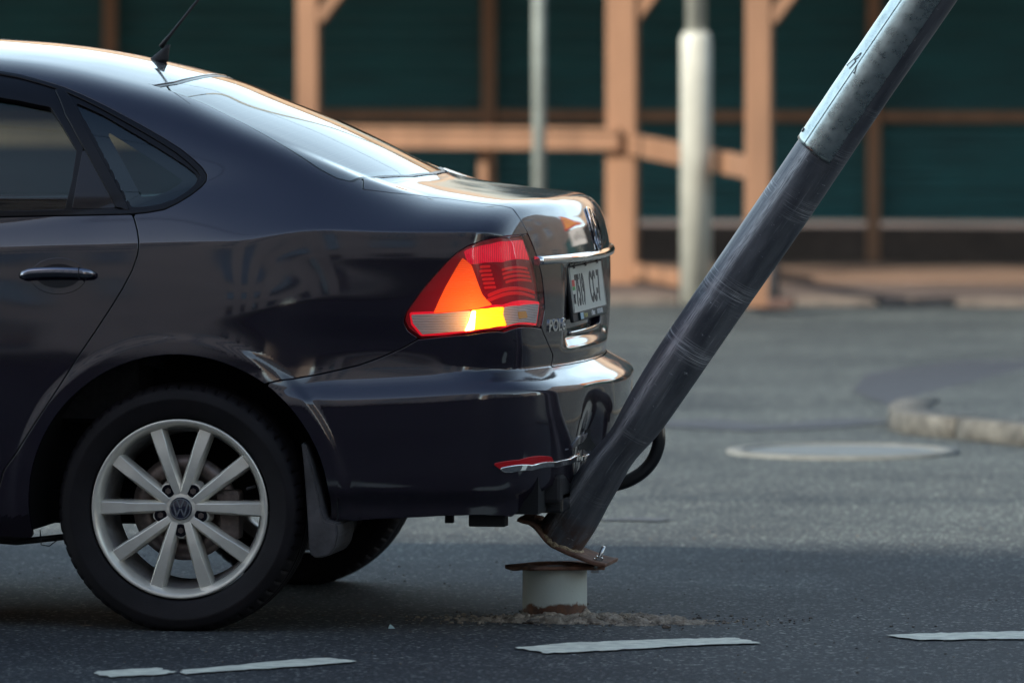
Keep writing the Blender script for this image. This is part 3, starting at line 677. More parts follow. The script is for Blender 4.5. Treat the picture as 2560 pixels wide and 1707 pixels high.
def surf(x=None, y=None, z=None):
    """point on the body with two coordinates given"""
    if x is None: O = np.array([[2., y, z]]); D = np.array([[-1., 0, 0]])
    elif y is None: O = np.array([[x, -2., z]]); D = np.array([[0, 1., 0]])
    else: O = np.array([[x, y, 3.]]); D = np.array([[0, 0, -1.]])
    s = march(O, D, 0, 2.6, 400); return (O+D*s[:, None])[0]
def surf_y(AZ):
    AZ = np.asarray(AZ, float); O = np.stack([np.full(len(AZ), 1.4), AZ[:, 0], AZ[:, 1]], -1); D = np.repeat(np.array([[-1., 0, 0]]), len(AZ), 0)
    s = march(O, D, 0, 1.9, 260); return O+D*s[:, None]
lid_bot = [DR.st(surf(y=-a, z=.626+.004*0)) for a in (.45, .3, .15, 0)]
glass_bot3 = [surf(x=.395, y=-.53), surf(x=.43, y=-.45), surf(x=.475, y=-.25), surf(x=.49, y=0)]
lid_poly = np.array(list(lidgap)+lid_bot+[DR.st(np.array([1.0, .25, .5])), DR.st(np.array([.95, .3, 1.1])), DR.st(np.array([.49, .3, 1.08]))]+[DR.st(p) for p in glass_bot3[::-1]])
# rear window
Z5 = zoomed(0, 0, 1.96)
rw_near = list(dom_cast(Z5([(730, 412), (860, 455), (1000, 508), (1200, 608), (1400, 722), (1560, 828), (1650, 876), (1725, 893)])))
rw_top = [DR.st(surf(x=xx, y=yy)) for xx, yy in ((-.085, 0), (-.09, -.2), (-.105, -.36), (-.135, -.475))]
rw_poly = np.array([DR.st(np.array([.49, .2, 1.08])), DR.st(np.array([-.085, .2, 1.33]))]+rw_top+rw_near+[DR.st(p+np.array([-.006, 0, .003])) for p in glass_bot3[1:]])
roof_edge = rw_top
# door shut line, window outlines
shut = dom_cast([(303, 488), (309, 505), (315, 528), (318.5, 552), (316, 585), (303, 622), (282, 662), (255, 706), (221, 758), (180, 818), (140, 880), (100, 942), (60, 1003), (30, 1050), (8, 1080)])
shut3 = [(-.44, -.84, .33), (-.46, -.84, .26), (-.47, -.82, .15)]
door_poly = np.array(list(shut)+list(dom3(shut3))+list(dom3([(-1.22, -.82, .15), (-1.22, -.85, .5), (-1.22, -.85, .9), (-1.22, -.80, 1.0)])))
# whole side-glass opening incl. frame (daylight opening), outer edge
dlo_top = dom_cast(Z1([(0, 318), (150, 345), (300, 385), (440, 428), (560, 478), (700, 545), (850, 625), (1000, 708), (1130, 785), (1230, 850), (1310, 915), (1370, 972), (1400, 1020), (1395, 1065), (1360, 1105), (1290, 1160), (1200, 1215), (1110, 1258), (1000, 1278), (880, 1290), (700, 1294), (400, 1300), (0, 1310)]))
dlo_front_low = dom3([(-1.32, -.80, .985)]); dlo_front_up = dom3([(-1.32, -.60, 1.335), (-1.1, -.60, 1.352), (-.85, -.61, 1.36)])
dlo = np.array(list(dlo_top)+list(dlo_front_low)+list(dlo_front_up))
qglass = dom_cast(Z1([(500, 520), (560, 545), (700, 610), (850, 700), (1000, 790), (1120, 865), (1250, 950), (1320, 1005), (1338, 1040), (1325, 1075), (1270, 1125), (1180, 1180), (1080, 1215), (980, 1232), (890, 1236), (845, 1160), (760, 1000), (680, 850), (600, 700), (540, 590)]))
dglass = np.array(list(dom_cast(Z3w([(0, 252), (200, 285), (400, 330), (520, 350), (600, 470), (700, 640), (790, 800), (745, 1100), (690, 1330), (672, 1418), (400, 1427), (0, 1443)])))+list(dom3([(-1.12, -.80, 1.0), (-1.15, -.64, 1.31), (-.85, -.63, 1.335)])))
dglass_vis = dglass
dfill = dom_cast(Z3w([(858, 760), (1025, 1060), (1125, 1240), (1205, 1398), (1000, 1405), (738, 1412), (790, 1120)]))
frame_bar = dom_cast(Z3w([(575, 185), (650, 190), (700, 240), (860, 560), (1040, 880), (1200, 1170), (1320, 1390), (1310, 1460), (1270, 1400), (1205, 1398), (1025, 1060), (858, 760), (790, 640), (680, 440)]))
PS = poly_sdf
def arch(P, r=.368): return r-np.hypot(P[:, 0], P[:, 2]-.302)
def archf(P, r=.368): return r-np.hypot(P[:, 0]+2.552, P[:, 2]-.302)
g = .0022
S = {k: PS(GR.ST, v) for k, v in dict(lamp=lamp, lid=lid_poly, rw=rw_poly, door=door_poly, dlo=dlo).items()}
# bumper: below the seam polyline
bump_poly = np.array(list(seam)+list(dom_cast(Z2([(250, 1452), (700, 1412), (1000, 1388), (1322, 1353)])))+list(lidgap[17:])+lid_bot+[DR.st(np.array([1.05, .35, .6])), DR.st(np.array([1.05, .35, .1])), DR.st(np.array([.9, -.9, .05])), DR.st(np.array([.1, -.84, .05])), DR.st(np.array([.17, -.84, .30])), DR.st(np.array([.2, -.84, .5]))])
# the bumper's lower outline
lowp = list(dom_cast([(752, 1180), (757, 1194), (860, 1191), (960, 1187), (1060, 1183), (1130, 1183), (1175, 1187), (1192, 1172), (1203, 1150), (1238, 1132), (1266, 1116), (1300, 1104)]))
lowp3 = [DR.st(surf(y=-a, z=.315)) for a in (.3, .15, 0)]
keep_low = np.array(lowp+lowp3+[DR.st(np.array([1.1, .4, .32])), DR.st(np.array([1.1, .4, 1.3])), DR.st(np.array([-.5, -.5, 1.5])), DR.st(np.array([-.3, -.84, .9])), DR.st(np.array([.0, -.84, .3])), DR.st(surf(x=.33, z=.30)), DR.st(surf(x=.345, z=.275))])
S['bump'] = PS(GR.ST, bump_poly); S['keep'] = PS(GR.ST, keep_low)
mx = np.maximum
def mk(fn):
    """wrap region built from polygons so that it can be evaluated on the grid"""
    return fn
Pz = GR.P
door_end = -(Pz[:, 0]+1.215)
sill_bot = .222-Pz[:, 2]
# plate recess
def rec_pts(inset=0., z0=.700, z1=.878, w=.292):
    w -= inset; z0 += inset; z1 -= inset; r = .03; P = []
    for a, z in [(0, z1), (w*.5, z1), (w, z1), (w, (z0+z1)/2), (w-.004, z0+r), (w-r*.4, z0+r*.35), (w-r*1.2, z0), (w*.5, z0), (0, z0)]:
        P.append(DR.st(surf(y=-a, z=z)))
    P += [DR.st(surf(y=.1, z=z0)), DR.st(surf(y=.1, z=z1))]
    return np.array(P)
rec = rec_pts(); S['rec'] = PS(GR.ST, rec)
F_quarter = mx.reduce([-S['lamp']+g, -S['lid']+g, -S['door']+g, -S['dlo']+.001, -S['bump']+g, arch(Pz), -(Pz[:, 0]+1.215), sill_bot,
                       -S['rw']+g, Pz[:, 1]])
# roof is separated from the side by nothing (one pressing): quarter covers it, both halves joined
body_side = F_quarter
cut(GR, lambda st, P: body_side, 'body_shell', PAINT, car, skirt=.016)
cut(GR, lambda st, P: mx.reduce([S['door']+g, -S['dlo']+.001, door_end, arch(P, .40), .285-P[:, 2]]), 'rear_door', PAINT, car, mirror='copy')
cut(GR, lambda st, P: mx.reduce([door_end, P[:, 2]-.281, .222-P[:, 2], arch(P), P[:, 0]+.30]), 'sill', PAINT, car, mirror='copy')
BUMPER = cut(GR, lambda st, P: mx.reduce([S['bump']+g, S['keep'], arch(P), P[:, 1]]), 'bumper', PAINT, car, skirt=.02)
LID = cut(GR, lambda st, P: mx.reduce([S['lid']+g, -S['rw']+g, -S['rec'], P[:, 1], .33-P[:, 0]]), 'boot_lid', PAINT, car, skirt=.023)
cut(GR, lambda st, P: mx(S['rec']-.004, P[:, 1]), 'plate_recess', PAINT, LID, offset=-.022, skirt=0)

# ---------------- glass, trims and lamps, all cut from the same body surface
def reg(poly, G_=None): return PS((G_ or GR).ST, np.array(poly))
class DomF(Dom): pass
def fine(pts, step, pad=.02):
    D_ = Dom((-.8, 1, -.8), step); p = np.array(pts); return Grid(D_, p.min(0)-pad, p.max(0)+pad)

Pd = GR.P
S_q = reg(qglass); S_dg = reg(dglass); S_fill = reg(dfill); S_bar = reg(frame_bar)
x115 = -(Pd[:, 0]+1.215)
# black rubber/plastic border of the whole side window: recessed 4 mm
cut(GR, lambda st, P: mx.reduce([S['dlo']+.002, -S_q, -S_dg, -S_fill+.0005, -S_bar+.001, x115]), 'window_frame', TRIM, car, offset=-.003, skirt=.02, mirror='copy')
cut(GR, lambda st, P: mx.reduce([S_bar, S['dlo']]), 'door_frame_bar', TRIM, car, offset=.003, skirt=.012, mirror='copy', lip=.003)
cut(GR, lambda st, P: mx(S_fill+.0008, S['dlo']), 'corner_cover', GLOSSBLACK, car, offset=-.002, skirt=.008, mirror='copy')
# raised outer bead along the upper and lower edge of the window
bead = mx.reduce([S['dlo']+.0035, -(S['dlo']+.013), x115, -S_bar])
cut(GR, lambda st, P: bead, 'window_bead', TRIM, car, offset=.002, skirt=.006, mirror='copy', lip=.003)
cut(GR, lambda st, P: mx(S_q-.004, x115), 'quarter_window', SIDEGLASS, car, offset=-.009, skirt=0, mirror='copy')
# dark border printed on the quarter glass
cut(GR, lambda st, P: mx(S_q-.003, -(S_q+.030)), 'quarter_window_border', FRIT, car, offset=-.0098, skirt=0, mirror='copy')
cut(GR, lambda st, P: mx.reduce([S_dg-.01, -(P[:, 0]+1.16)]), 'door_window', SIDEGLASS, car, offset=-.016, skirt=0, mirror='copy')
# thin bright line where the open pane ends below the frame
RG = cut(GR, lambda st, P: mx.reduce([S['rw']+.0025, P[:, 1]]), 'rear_window', REARGLASS, car, offset=-.004, skirt=0)
cut(GR, lambda st, P: mx.reduce([S['rw']+.0025, -(S['rw']+.030), P[:, 1]]), 'border_print', FRIT, RG, offset=-.0050, skirt=0)
cut(GR, lambda st, P: mx.reduce([S['rw']+.0005, -(S['rw']+.0085), P[:, 1]]), 'window_seal', TRIM, RG, offset=-.0025, skirt=.006)
# heater wires
HW = mat('heater_wire', (.18, .10, .05), .5, .5)
zz = np.linspace(1.115, 1.315, 17)
bmh = bmesh.new()
for z in zz:
    A_ = np.linspace(-.50, .50, 17); W_ = surf_y([(-abs(a), z-.10*a*a) for a in A_]); W_ = W_-grad(W_)*.006; W_[:, 1] = np.where(A_ > 0, -W_[:, 1], W_[:, 1])
    tube(bmh, [tuple(q) for q in W_], .0006, 4, caps=False)
obj_bm('heater_wires', bmh, HW, RG)
bmh = bmesh.new()

# tail lamp: lens over coloured inner pieces
BULB = cast(Z2([(745, 1290)]))[0]
def lampmat(name, col, rough=.25, emit=0., emit_col=None, ribs=None, strength=.6, metal=0., fall=None):
    m, nt, b = nodes_of(name); N = nt.nodes; L = nt.links
    b.inputs['Base Color'].default_value = (*col, 1); b.inputs['Roughness'].default_value = rough; b.inputs['Metallic'].default_value = metal
    if emit: b.inputs['Emission Color'].default_value = (*(emit_col or col), 1); b.inputs['Emission Strength'].default_value = emit
    if ribs:
        geo = N.new('ShaderNodeNewGeometry'); w = N.new('ShaderNodeTexWave'); w.wave_type = 'BANDS'; w.bands_direction = ribs[0]; w.inputs['Scale'].default_value = ribs[1]; w.inputs['Distortion'].default_value = 0
        L.new(geo.outputs['Position'], w.inputs[0]); bp = N.new('ShaderNodeBump'); bp.inputs['Strength'].default_value = strength; bp.inputs['Distance'].default_value = .002; L.new(w.outputs[0], bp.inputs['Height']); L.new(bp.outputs[0], b.inputs['Normal'])
        mxc = N.new('ShaderNodeMix'); mxc.data_type = 'RGBA'; L.new(w.outputs[0], mxc.inputs[0]); mxc.inputs[6].default_value = (*[c*.55 for c in col], 1); mxc.inputs[7].default_value = (*col, 1); L.new(mxc.outputs[2], b.inputs['Base Color'])
        if emit: L.new(mxc.outputs[2], b.inputs['Emission Color']) if emit_col is None else None
    if emit and fall:
        # the lit bulb inside: light falls off with the distance from it
        g2 = N.new('ShaderNodeNewGeometry'); vd = N.new('ShaderNodeVectorMath'); vd.operation = 'DISTANCE'; L.new(g2.outputs['Position'], vd.inputs[0]); vd.inputs[1].default_value = tuple(BULB)
        q = N.new('ShaderNodeMath'); q.operation = 'DIVIDE'; L.new(vd.outputs['Value'], q.inputs[0]); q.inputs[1].default_value = -fall
        e = N.new('ShaderNodeMath'); e.operation = 'EXPONENT'; L.new(q.outputs[0], e.inputs[0]); s = N.new('ShaderNodeMath'); s.operation = 'MULTIPLY'; L.new(e.outputs[0], s.inputs[0]); s.inputs[1].default_value = emit; L.new(s.outputs[0], b.inputs['Emission Strength'])
    MATS[name] = m; return m
L_RED = lampmat('lamp_deep_red', (.10, .003, .008), .3, .25, (1, .01, .02), fall=.10)
L_BRIGHT = lampmat('lamp_bright_red', (.80, .010, .035), .25, .22, (1, .005, .04), ('X', 70), .3)
L_ORANGE = lampmat('lamp_orange_reflector', (.80, .045, .006), .3, 2.6, (1, .09, .008), ('Z', 62), .8, fall=.075)
L_SLAT = lampmat('lamp_red_slat', (.45, .006, .010), .3, .5, (1, .02, .02), fall=.12)
L_DARK = lampmat('lamp_dark_core', (.07, .004, .011), .25, .30, (1, .01, .02), fall=.09)
L_CLEAR = lampmat('lamp_clear_reflector', (.85, .80, .74), .22, 2.4, (1, .42, .10), ('Z', 80), .9, .0, fall=.028)
L_AMBER = lampmat('lamp_lit_amber', (1, .50, .02), .3, 6.0, (1, .42, .006), ('Z', 80), .8, fall=.05)
L_GLOW = lampmat('lamp_lit_bulb', (1, .8, .3), .3, 9, (1, .72, .12))
L_EDGE = lampmat('lamp_red_edge', (.85, .01, .03), .25, .3, (1, .01, .03))
LENS_RED = glassy('lamp_lens_red', (1., .93, .93), 1.5); 
LGD = fine(lamp, .0022); LS = PS(LGD.ST, lamp)
def lens_builder():
    lens = cut(LGD, lambda st, P: LS+.002, 'tail_lamp', L_RED, car, offset=-.016, skirt=.010, mirror=None)
    lens['label'] = 'lit left tail lamp with glowing amber turn signal'
    def lp(pts): return dom_cast(Z2(pts))
    def piece(nm, pts, m, off, ex=None, skirt=.004):
        s_ = reg(lp(pts), LGD); f = mx(s_, LS+.006)
        if ex is not None: f = mx(f, -ex)
        return cut(LGD, lambda st, P: f, nm, m, lens, offset=off, skirt=skirt, mirror=None, lip=.001)
    piece('upper_band', [(640, 665), (760, 632), (900, 608), (1050, 583), (1192, 565), (1215, 640), (1252, 745), (1000, 768), (760, 782), (705, 786), (672, 760)], L_BRIGHT, -.008)
    tri_ = lp([(370, 1225), (420, 1110), (480, 985), (540, 880), (590, 795), (630, 735), (668, 762), (712, 800), (745, 890), (775, 975), (810, 1060), (850, 1105), (902, 1150), (740, 1188), (560, 1210)])
    s_tri = reg(tri_, LGD)
    t_ = cut(LGD, lambda st, P: mx(s_tri, LS+.006), 'orange_reflector', L_ORANGE, lens, offset=-.009, skirt=.004, mirror=None, lip=.001)
    piece('inner_core', [(735, 795), (900, 782), (1258, 752), (1290, 900), (1318, 1060), (1330, 1122), (1100, 1140), (905, 1150), (850, 1095), (805, 1040), (770, 960)], L_DARK, -.0105)
    for y, xa, xb, xc, xd in ((812, 790, 885, 1000, 1225), (850, 785, 895, 1000, 1240), (888, 800, 905, 1005, 1255), (925, 812, 920, 1015, 1265), (962, 820, 930, 1035, 1275), (1000, 830, 940, 1060, 1280)):
        for a_, b_ in ((xa, xb), (xc, xd)):
            yo = lambda x: y-(x-790)*.055
            if a_ == xc and y in (812, 1000): continue
            piece('slat', [(a_, yo(a_)-9), (b_, yo(b_)-9), (b_+3, yo(b_)+9), (a_+3, yo(a_)+9)], L_SLAT, -.0095, skirt=.001)
    for y in (1052, 1095):
        piece('slat', [(860, y+5), (1295, y-25), (1300, y-3), (875, y+27)], L_SLAT, -.0075, skirt=.003)
    strip_ = lp([(165, 1232), (400, 1222), (700, 1196), (1010, 1164), (1342, 1133), (1330, 1230), (1316, 1322), (1040, 1345), (660, 1392), (400, 1412), (265, 1424), (178, 1320)])
    s_strip = reg(strip_, LGD)
    cut(LGD, lambda st, P: mx(s_strip-.002, LS+.004), 'lower_band_edge', L_EDGE, lens, offset=-.0095, skirt=.004, mirror=None, lip=.001)
    piece('clear_reflector', [(172, 1243), (420, 1232), (700, 1207), (655, 1382), (420, 1400), (270, 1414), (188, 1318)], L_CLEAR, -.0065)
    piece('turn_signal', [(712, 1203), (860, 1186), (1012, 1172), (1002, 1235), (1036, 1336), (860, 1358), (648, 1384)], L_AMBER, -.0065)
    piece('bulb_glow', [(712, 1206), (748, 1204), (742, 1290), (735, 1370), (650, 1383), (690, 1290)], L_GLOW, -.0055, skirt=.001)
    piece('reversing_reflector', [(1018, 1175), (1160, 1160), (1332, 1143), (1308, 1312), (1045, 1335), (1007, 1240)], L_CLEAR, -.0065)
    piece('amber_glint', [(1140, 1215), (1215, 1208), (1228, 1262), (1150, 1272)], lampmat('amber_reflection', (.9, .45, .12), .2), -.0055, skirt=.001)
    cut(LGD, lambda st, P: LS+.0015, 'lens', LENS_RED, lens, offset=0, skirt=.014, mirror=None, lip=.003)
lens_builder()
def mirror_obj(o, nm, m, parent):
    me = o.data.copy(); vs = np.empty(len(me.vertices)*3); me.vertices.foreach_get('co', vs); vs = vs.reshape(-1, 3); vs[:, 1] *= -1
    nvs = [tuple(v) for v in vs]; fs = [list(p.vertices)[::-1] for p in me.polygons]; me2 = bpy.data.meshes.new(nm); me2.from_pydata(nvs, [], fs); me2.polygons.foreach_set('use_smooth', [True]*len(fs))
    return link_mesh(nm, me2, m, parent)
lo_ = [o for o in car.children if o.name == 'tail_lamp'][0]
rl = mirror_obj(lo_, 'tail_lamp', L_RED, car)
for ch in lo_.children:
    if ch.name.split('.')[0] in ('lens', 'clear_reflector', 'orange_reflector', 'upper_band'): mirror_obj(ch, ch.name.split('.')[0], ch.data.materials[0], rl)

# closing black liner a little inside the lower body, so the seams read dark
liner = mx.reduce([Pd[:, 2]-.96, x115, arch(Pd, .40), .34-Pd[:, 2], Pd[:, 1], S['rec']*0+.0-.001, -(S['rec']-.02)])
cut(GR, lambda st, P: liner, 'inner_shell', DARK, car, offset=-.034, skirt=0)

# chrome bar across the boot lid
def ring_path(zf, a0, a1, off, n=40):
    out = []
    AA = np.linspace(a0, a1, n); PP = surf_y([(-abs(a), zf(abs(a))) for a in AA]); NN = grad(PP)
    for a, p, nn in zip(AA, PP, NN):
        nn = nn*[1, 1, 0]; nn /= np.linalg.norm(nn); q = p+nn*off; out.append((np.array([q[0], q[1] if a >= 0 else -q[1], q[2]]), nn*[1, 1 if a >= 0 else -1, 1]))
    return out
def sweep(path, sec, nm, m, parent):
    bm = bmesh.new(); rings = [[tuple(p+nn*u+np.array([0, 0, v])) for u, v in sec] for p, nn in path]; vs = loft(bm, rings); fixn(bm)
    return obj_bm(nm, bm, m, parent)
bar = ring_path(lambda a: .888+.003*(a/.6), -.578, .578, 0)
sweep(bar, [(-.004, -.012), (.006, -.012), (.011, -.010), (.013, -.002), (.011, .004), (.004, .0085), (-.004, .0095)], 'chrome_strip', CHROME, LID)
# licence plate, holder and frame
PL = bpy.data.objects.new('licence_plate', None); COL.objects.link(PL); PL.parent = LID
pc = Vector((.8690, 0, .805)); tilt = math.atan(.13)
# local frame: X along +Y of the car (left to right as read from behind), Y up the plate
PM = Matrix.Translation(pc) @ Matrix(((0, -math.sin(tilt), math.cos(tilt), 0), (1, 0, 0, 0), (0, math.cos(tilt), math.sin(tilt), 0), (0, 0, 0, 1)))
PL.matrix_world = PM
PLW = mat('plate_white', (.66, .66, .60), .35, noise=.05, nscale=20, coat=.3); INK = mat('plate_ink', (.015, .015, .02), .5)
def pbox(nm, c, s, m, bev=.0015):
    bm = bmesh.new(); box(bm, c, s, bevel=bev); o = obj_bm(nm, bm, m); o.parent = PL; return o
pbox('holder', (0, -.008, -.006), (.535, .142, .010), MATTE, .004)
pbox('plate', (0, 0, .0005), (.520, .112, .003), PLW)
for c, s in (((0, .0545, .0028), (.516, .0022, .0016)), ((0, -.0545, .0028), (.516, .0022, .0016)), ((-.2575, 0, .0028), (.0022, .1068, .0016)), ((.2575, 0, .0028), (.0022, .1068, .0016))): pbox('border', c, s, INK if 0 else mat('plate_rim', (.50, .50, .46), .3), .0004)
pbox('holder_rail', (0, .0635, .002), (.50, .006, .006), mat('grey_holder', (.25, .25, .24), .35, .3), .001)
for x in (-.19, 0, .19): pbox('holder_clip', (x, .058, .003), (.018, .012, .005), MATTE, .001)
pbox('flag_red', (-.224, .017, .0026), (.036, .016, .001), mat('flag_red', (.60, .05, .04), .5), .0002)
pbox('flag_green', (-.224, .004, .0026), (.036, .009, .001), mat('flag_green', (.05, .30, .06), .5), .0002)
def ptext(s, x, y, size, sx, m, z=.0022, bold=.0, nm='lettering'):
    me = text_mesh(s, size, .0008, bold); o = link_mesh(nm, me, m); o.parent = PL; o.location = (x, y, z); o.scale = (sx, 1, 1); return o
ptext('BY', -.243, -.034, .034, .72, INK, bold=.0006)
ptext('7519', -.197, -.0385, .107, .665, INK, bold=.0022)
ptext('CC-7', .027, -.0385, .107, .70, INK, bold=.0022)
pbox('dealer_strip', (.035, -.0665, .0015), (.44, .019, .006), mat('dealer_strip', (.012, .03, .035), .4), .001)
pbox('dealer_badge', (-.165, -.0665, .0048), (.045, .016, .001), mat('pale_blue', (.35, .50, .60), .4), .0003)
ptext('Автодом', -.13, -.0715, .016, .8, mat('strip_yellow', (.6, .55, .25), .5), .0046)
ptext('г. Минск', -.01, -.0715, .017, .8, WHT, .0046, .0002)
ptext('/ 017 291-4-296', .085, -.0715, .017, .8, WHT, .0046, .0002)
# chrome-edged lower lip of the plate recess
sweep(ring_path(lambda a: .699+.0*a, -.262, .262, -.002, 20), [(-.004, -.004), (.004, -.004), (.0045, 0), (.004, .004), (-.02, .010)], 'recess_lip', PAINT, LID)
# POLO lettering, bent round the lid
def on_surface(me, a0, z0, size_dir=1):
    """wrap flat lettering (x right as seen from behind, y up) onto the tail; a0: distance left of the centre"""
    V_ = np.array([tuple(v.co) for v in me.vertices]); A_ = a0-V_[:, 0]; PP = surf_y(np.stack([-np.abs(A_), z0+V_[:, 1]], -1)); NN = grad(PP)
    Q = PP+NN*(.0015+V_[:, 2:3]); Q[:, 1] = np.where(A_ < 0, -Q[:, 1], Q[:, 1])
    for v, q in zip(me.vertices, Q): v.co = q
    return me
me = text_mesh('POLO', .040, .0022, .0012, space=1.02)
for v in me.vertices: v.co.x *= 1.28
link_mesh('model_lettering', on_surface(me, .50, .715), CHROME, LID)
# round badge: ring with V over W
def badge(bm, s, z=.0, t=.003):
    n = 40
    def ring(r0, r1):
        a = [[bm.verts.new((r*math.cos(2*math.pi*k/n), r*math.sin(2*math.pi*k/n), zz)) for k in range(n)] for r, zz in ((r0, z), (r0, z+t), (r1, z+t), (r1, z))]
        for q in range(4):
            A, B = a[q], a[(q+1) % 4]
            for k in range(n): bm.faces.new((A[k], A[(k+1) % n], B[(k+1) % n], B[k]))
    ring(s*.90, s*1.0); 
    def bar(x0, y0, x1, y1, w=.15):
        a = Vector((x0*s, y0*s, z+t/2)); b = Vector((x1*s, y1*s, z+t/2)); d = b-a
        box(bm, (a+b)/2, (w*s, t, d.length+w*s*.3), rot=Matrix(((d.y/d.length, 0, d.x/d.length), (-d.x/d.length, 0, d.y/d.length), (0, 1, 0))))
    for sg in (-1, 1):
        bar(sg*.34, .84, sg*.05, .16); bar(sg*.72, .53, sg*.36, -.70); bar(sg*.36, -.70, sg*.06, -.02)
    fixn(bm)
bm = bmesh.new(); badge(bm, .055, 0, .004); me = bpy.data.meshes.new('badge'); bm.to_mesh(me); bm.free()
link_mesh('badge', on_surface(me, 0, .948), CHROME, LID)
bm = bmesh.new(); bmesh.ops.create_circle(bm, cap_ends=True, radius=.0535, segments=40)
r_ = bmesh.ops.subdivide_edges(bm, edges=bm.edges, cuts=1); me = bpy.data.meshes.new('badge_back'); bm.to_mesh(me); bm.free(); link_mesh('badge_back', on_surface(me, 0, .948), GLOSSBLACK, LID)

# lower bumper: reflector, chrome strip, dark valance, lip highlight
Z9 = zoomed(1200, 900, 3.1365)
rp = dom_cast(Z9([(105, 812), (300, 785), (555, 760), (572, 795), (400, 822), (150, 848)]))
cp_ = dom_cast(Z9([(150, 850), (400, 825), (585, 802), (700, 778), (780, 755), (850, 738), (850, 762), (780, 785), (700, 808), (590, 832), (400, 856), (240, 874), (190, 872)]))
FG = fine(list(rp)+list(cp_), .0022)
rf_ = reg(rp, FG); cs = reg(cp_, FG)
cut(FG, lambda st, P: rf_, 'reflector', lampmat('reflector_red', (.62, .012, .02), .15, 0, None, ('X', 160), .3), BUMPER, offset=.003, skirt=.006, mirror='copy')
cut(FG, lambda st, P: cs, 'lower_chrome_strip', CHROME, BUMPER, offset=.006, skirt=.010, mirror='copy', lip=.003)

# ---------------- front part of the car (outside the frame), coarser
f_st = DFR.st(np.array([[x, y, z] for x in (-3.55, -1.1) for y in (-.88, .06) for z in (.12, 1.48)]))
GF = Grid(DFR, f_st.min(0), f_st.max(0)); Pf = GF.P
lim = Pf[:, 0]+1.2195
fd = lambda pts: PS(GF.ST, DFR.st(np.array(pts, float)))
S_fw = fd([(-1.15, -.80, 1.0), (-1.2, -.6, 1.345), (-1.35, -.6, 1.32), (-1.9, -.72, 1.08), (-2.0, -.80, 1.0)])
ws_pts = [surf(x=x, y=y) for x, y in ((-1.32, .0), (-1.33, -.3), (-1.37, -.52), (-1.6, -.60), (-1.93, -.68), (-1.97, -.4), (-1.99, 0))]
S_ws = fd(ws_pts+[(-1.99, .2, 1.06), (-1.3, .2, 1.4)])
hl = fd([(-3.2, -.80, .72), (-3.34, -.6, .74), (-3.38, -.5, .66), (-3.3, -.7, .56), (-3.1, -.82, .60), (-2.95, -.84, .70)])
cut(GF, lambda st, P: mx.reduce([lim, -S_fw, -S_ws, -hl, archf(P), P[:, 1], .20-P[:, 2]]), 'front_body', PAINT, car, skirt=.02)
cut(GF, lambda st, P: mx.reduce([lim, S_fw-.004]), 'front_side_window', SIDEGLASS, car, offset=-.008, skirt=0, mirror='copy')
cut(GF, lambda st, P: mx(S_ws-.004, P[:, 1]), 'windscreen', SIDEGLASS, car, offset=-.006, skirt=0)
cut(GF, lambda st, P: hl-.003, 'headlight', L_CLEAR, car, offset=-.005, skirt=.01, mirror='copy')

# ---------------- interior and underside
def part(nm, m, fn, parent=car, smooth=False):
    bm = bmesh.new(); fn(bm); fixn(bm); return obj_bm(nm, bm, m, parent, smooth)
SEAT = mat('seat_cloth', (.03, .03, .033), .9, noise=.3, nscale=60)
part('rear_seat', SEAT, lambda bm: (box(bm, (-.40, 0, .60), (.55, 1.3, .22), bevel=.05), box(bm, (-.10, 0, .80), (.14, 1.26, .36), rot=Matrix.Rotation(.3, 3, 'Y'), bevel=.05)))
for y in (-.42, .42): part('headrest', SEAT, lambda bm: box(bm, (-.02, y, 1.015), (.09, .24, .10), bevel=.035))
part('parcel_shelf', MATTE, lambda bm: box(bm, (.20, 0, .955), (.42, 1.24, .02)))
part('floor_pan', DARK, lambda bm: (box(bm, (-1.35, 0, .26), (1.85, 1.62, .06)), box(bm, (-.2, 0, .29), (.6, 1.1, .06)), box(bm, (.45, 0, .33), (.80, 1.30, .10)), box(bm, (-2.9, 0, .30), (.9, 1.0, .2)), box(bm, (-1.3, -.75, .24), (1.8, .10, .05)), box(bm, (-1.3, .75, .24), (1.8, .10, .05))))
part('door_lining', MATTE, lambda bm: (box(bm, (-.85, -.745, .68), (.9, .03, .56)), box(bm, (-.85, .745, .68), (.9, .03, .56))))
for y in (-.36, .36): part('front_seat', SEAT, lambda bm: (box(bm, (-1.35, y, .52), (.5, .5, .2), bevel=.05), box(bm, (-1.08, y, .85), (.12, .5, .6), rot=Matrix.Rotation(.25, 3, 'Y'), bevel=.05), box(bm, (-.98, y, 1.20), (.09, .26, .15), bevel=.03)))
def well(bm, x0, sg):
    if 1:
        n = 28; rings = []
        for k in range(n+1):
            an = math.radians(-10+200*k/n); rings.append([(x0+.385*math.cos(an), sg*.80, .302+.385*math.sin(an)), (x0+.385*math.cos(an), sg*.52, .302+.385*math.sin(an)), (x0, sg*.52, .36)])
        loft(bm, rings, closed=False, caps=False)
for x0 in (0, -2.552):
    for sg in (-1, 1): part('wheel_housing', DARK, lambda bm: well(bm, x0, sg))
part('rear_axle', DARK, lambda bm: (box(bm, (-.05, 0, .27), (.11, 1.25, .09)), box(bm, (-.20, -.53, .28), (.38, .06, .08)), box(bm, (-.20, .53, .28), (.38, .06, .08))))
part('exhaust_silencer', mat('exhaust_steel', (.10, .09, .085), .5, .7), lambda bm: (tube(bm, [(.45, .38, .34), (.78, .38, .34)], .07, 16), tube(bm, [(.78, .40, .31), (.85, .42, .30)], .022, 12), tube(bm, [(-2, .2, .24), (-.3, .22, .23), (.45, .38, .33)], .022, 8)))
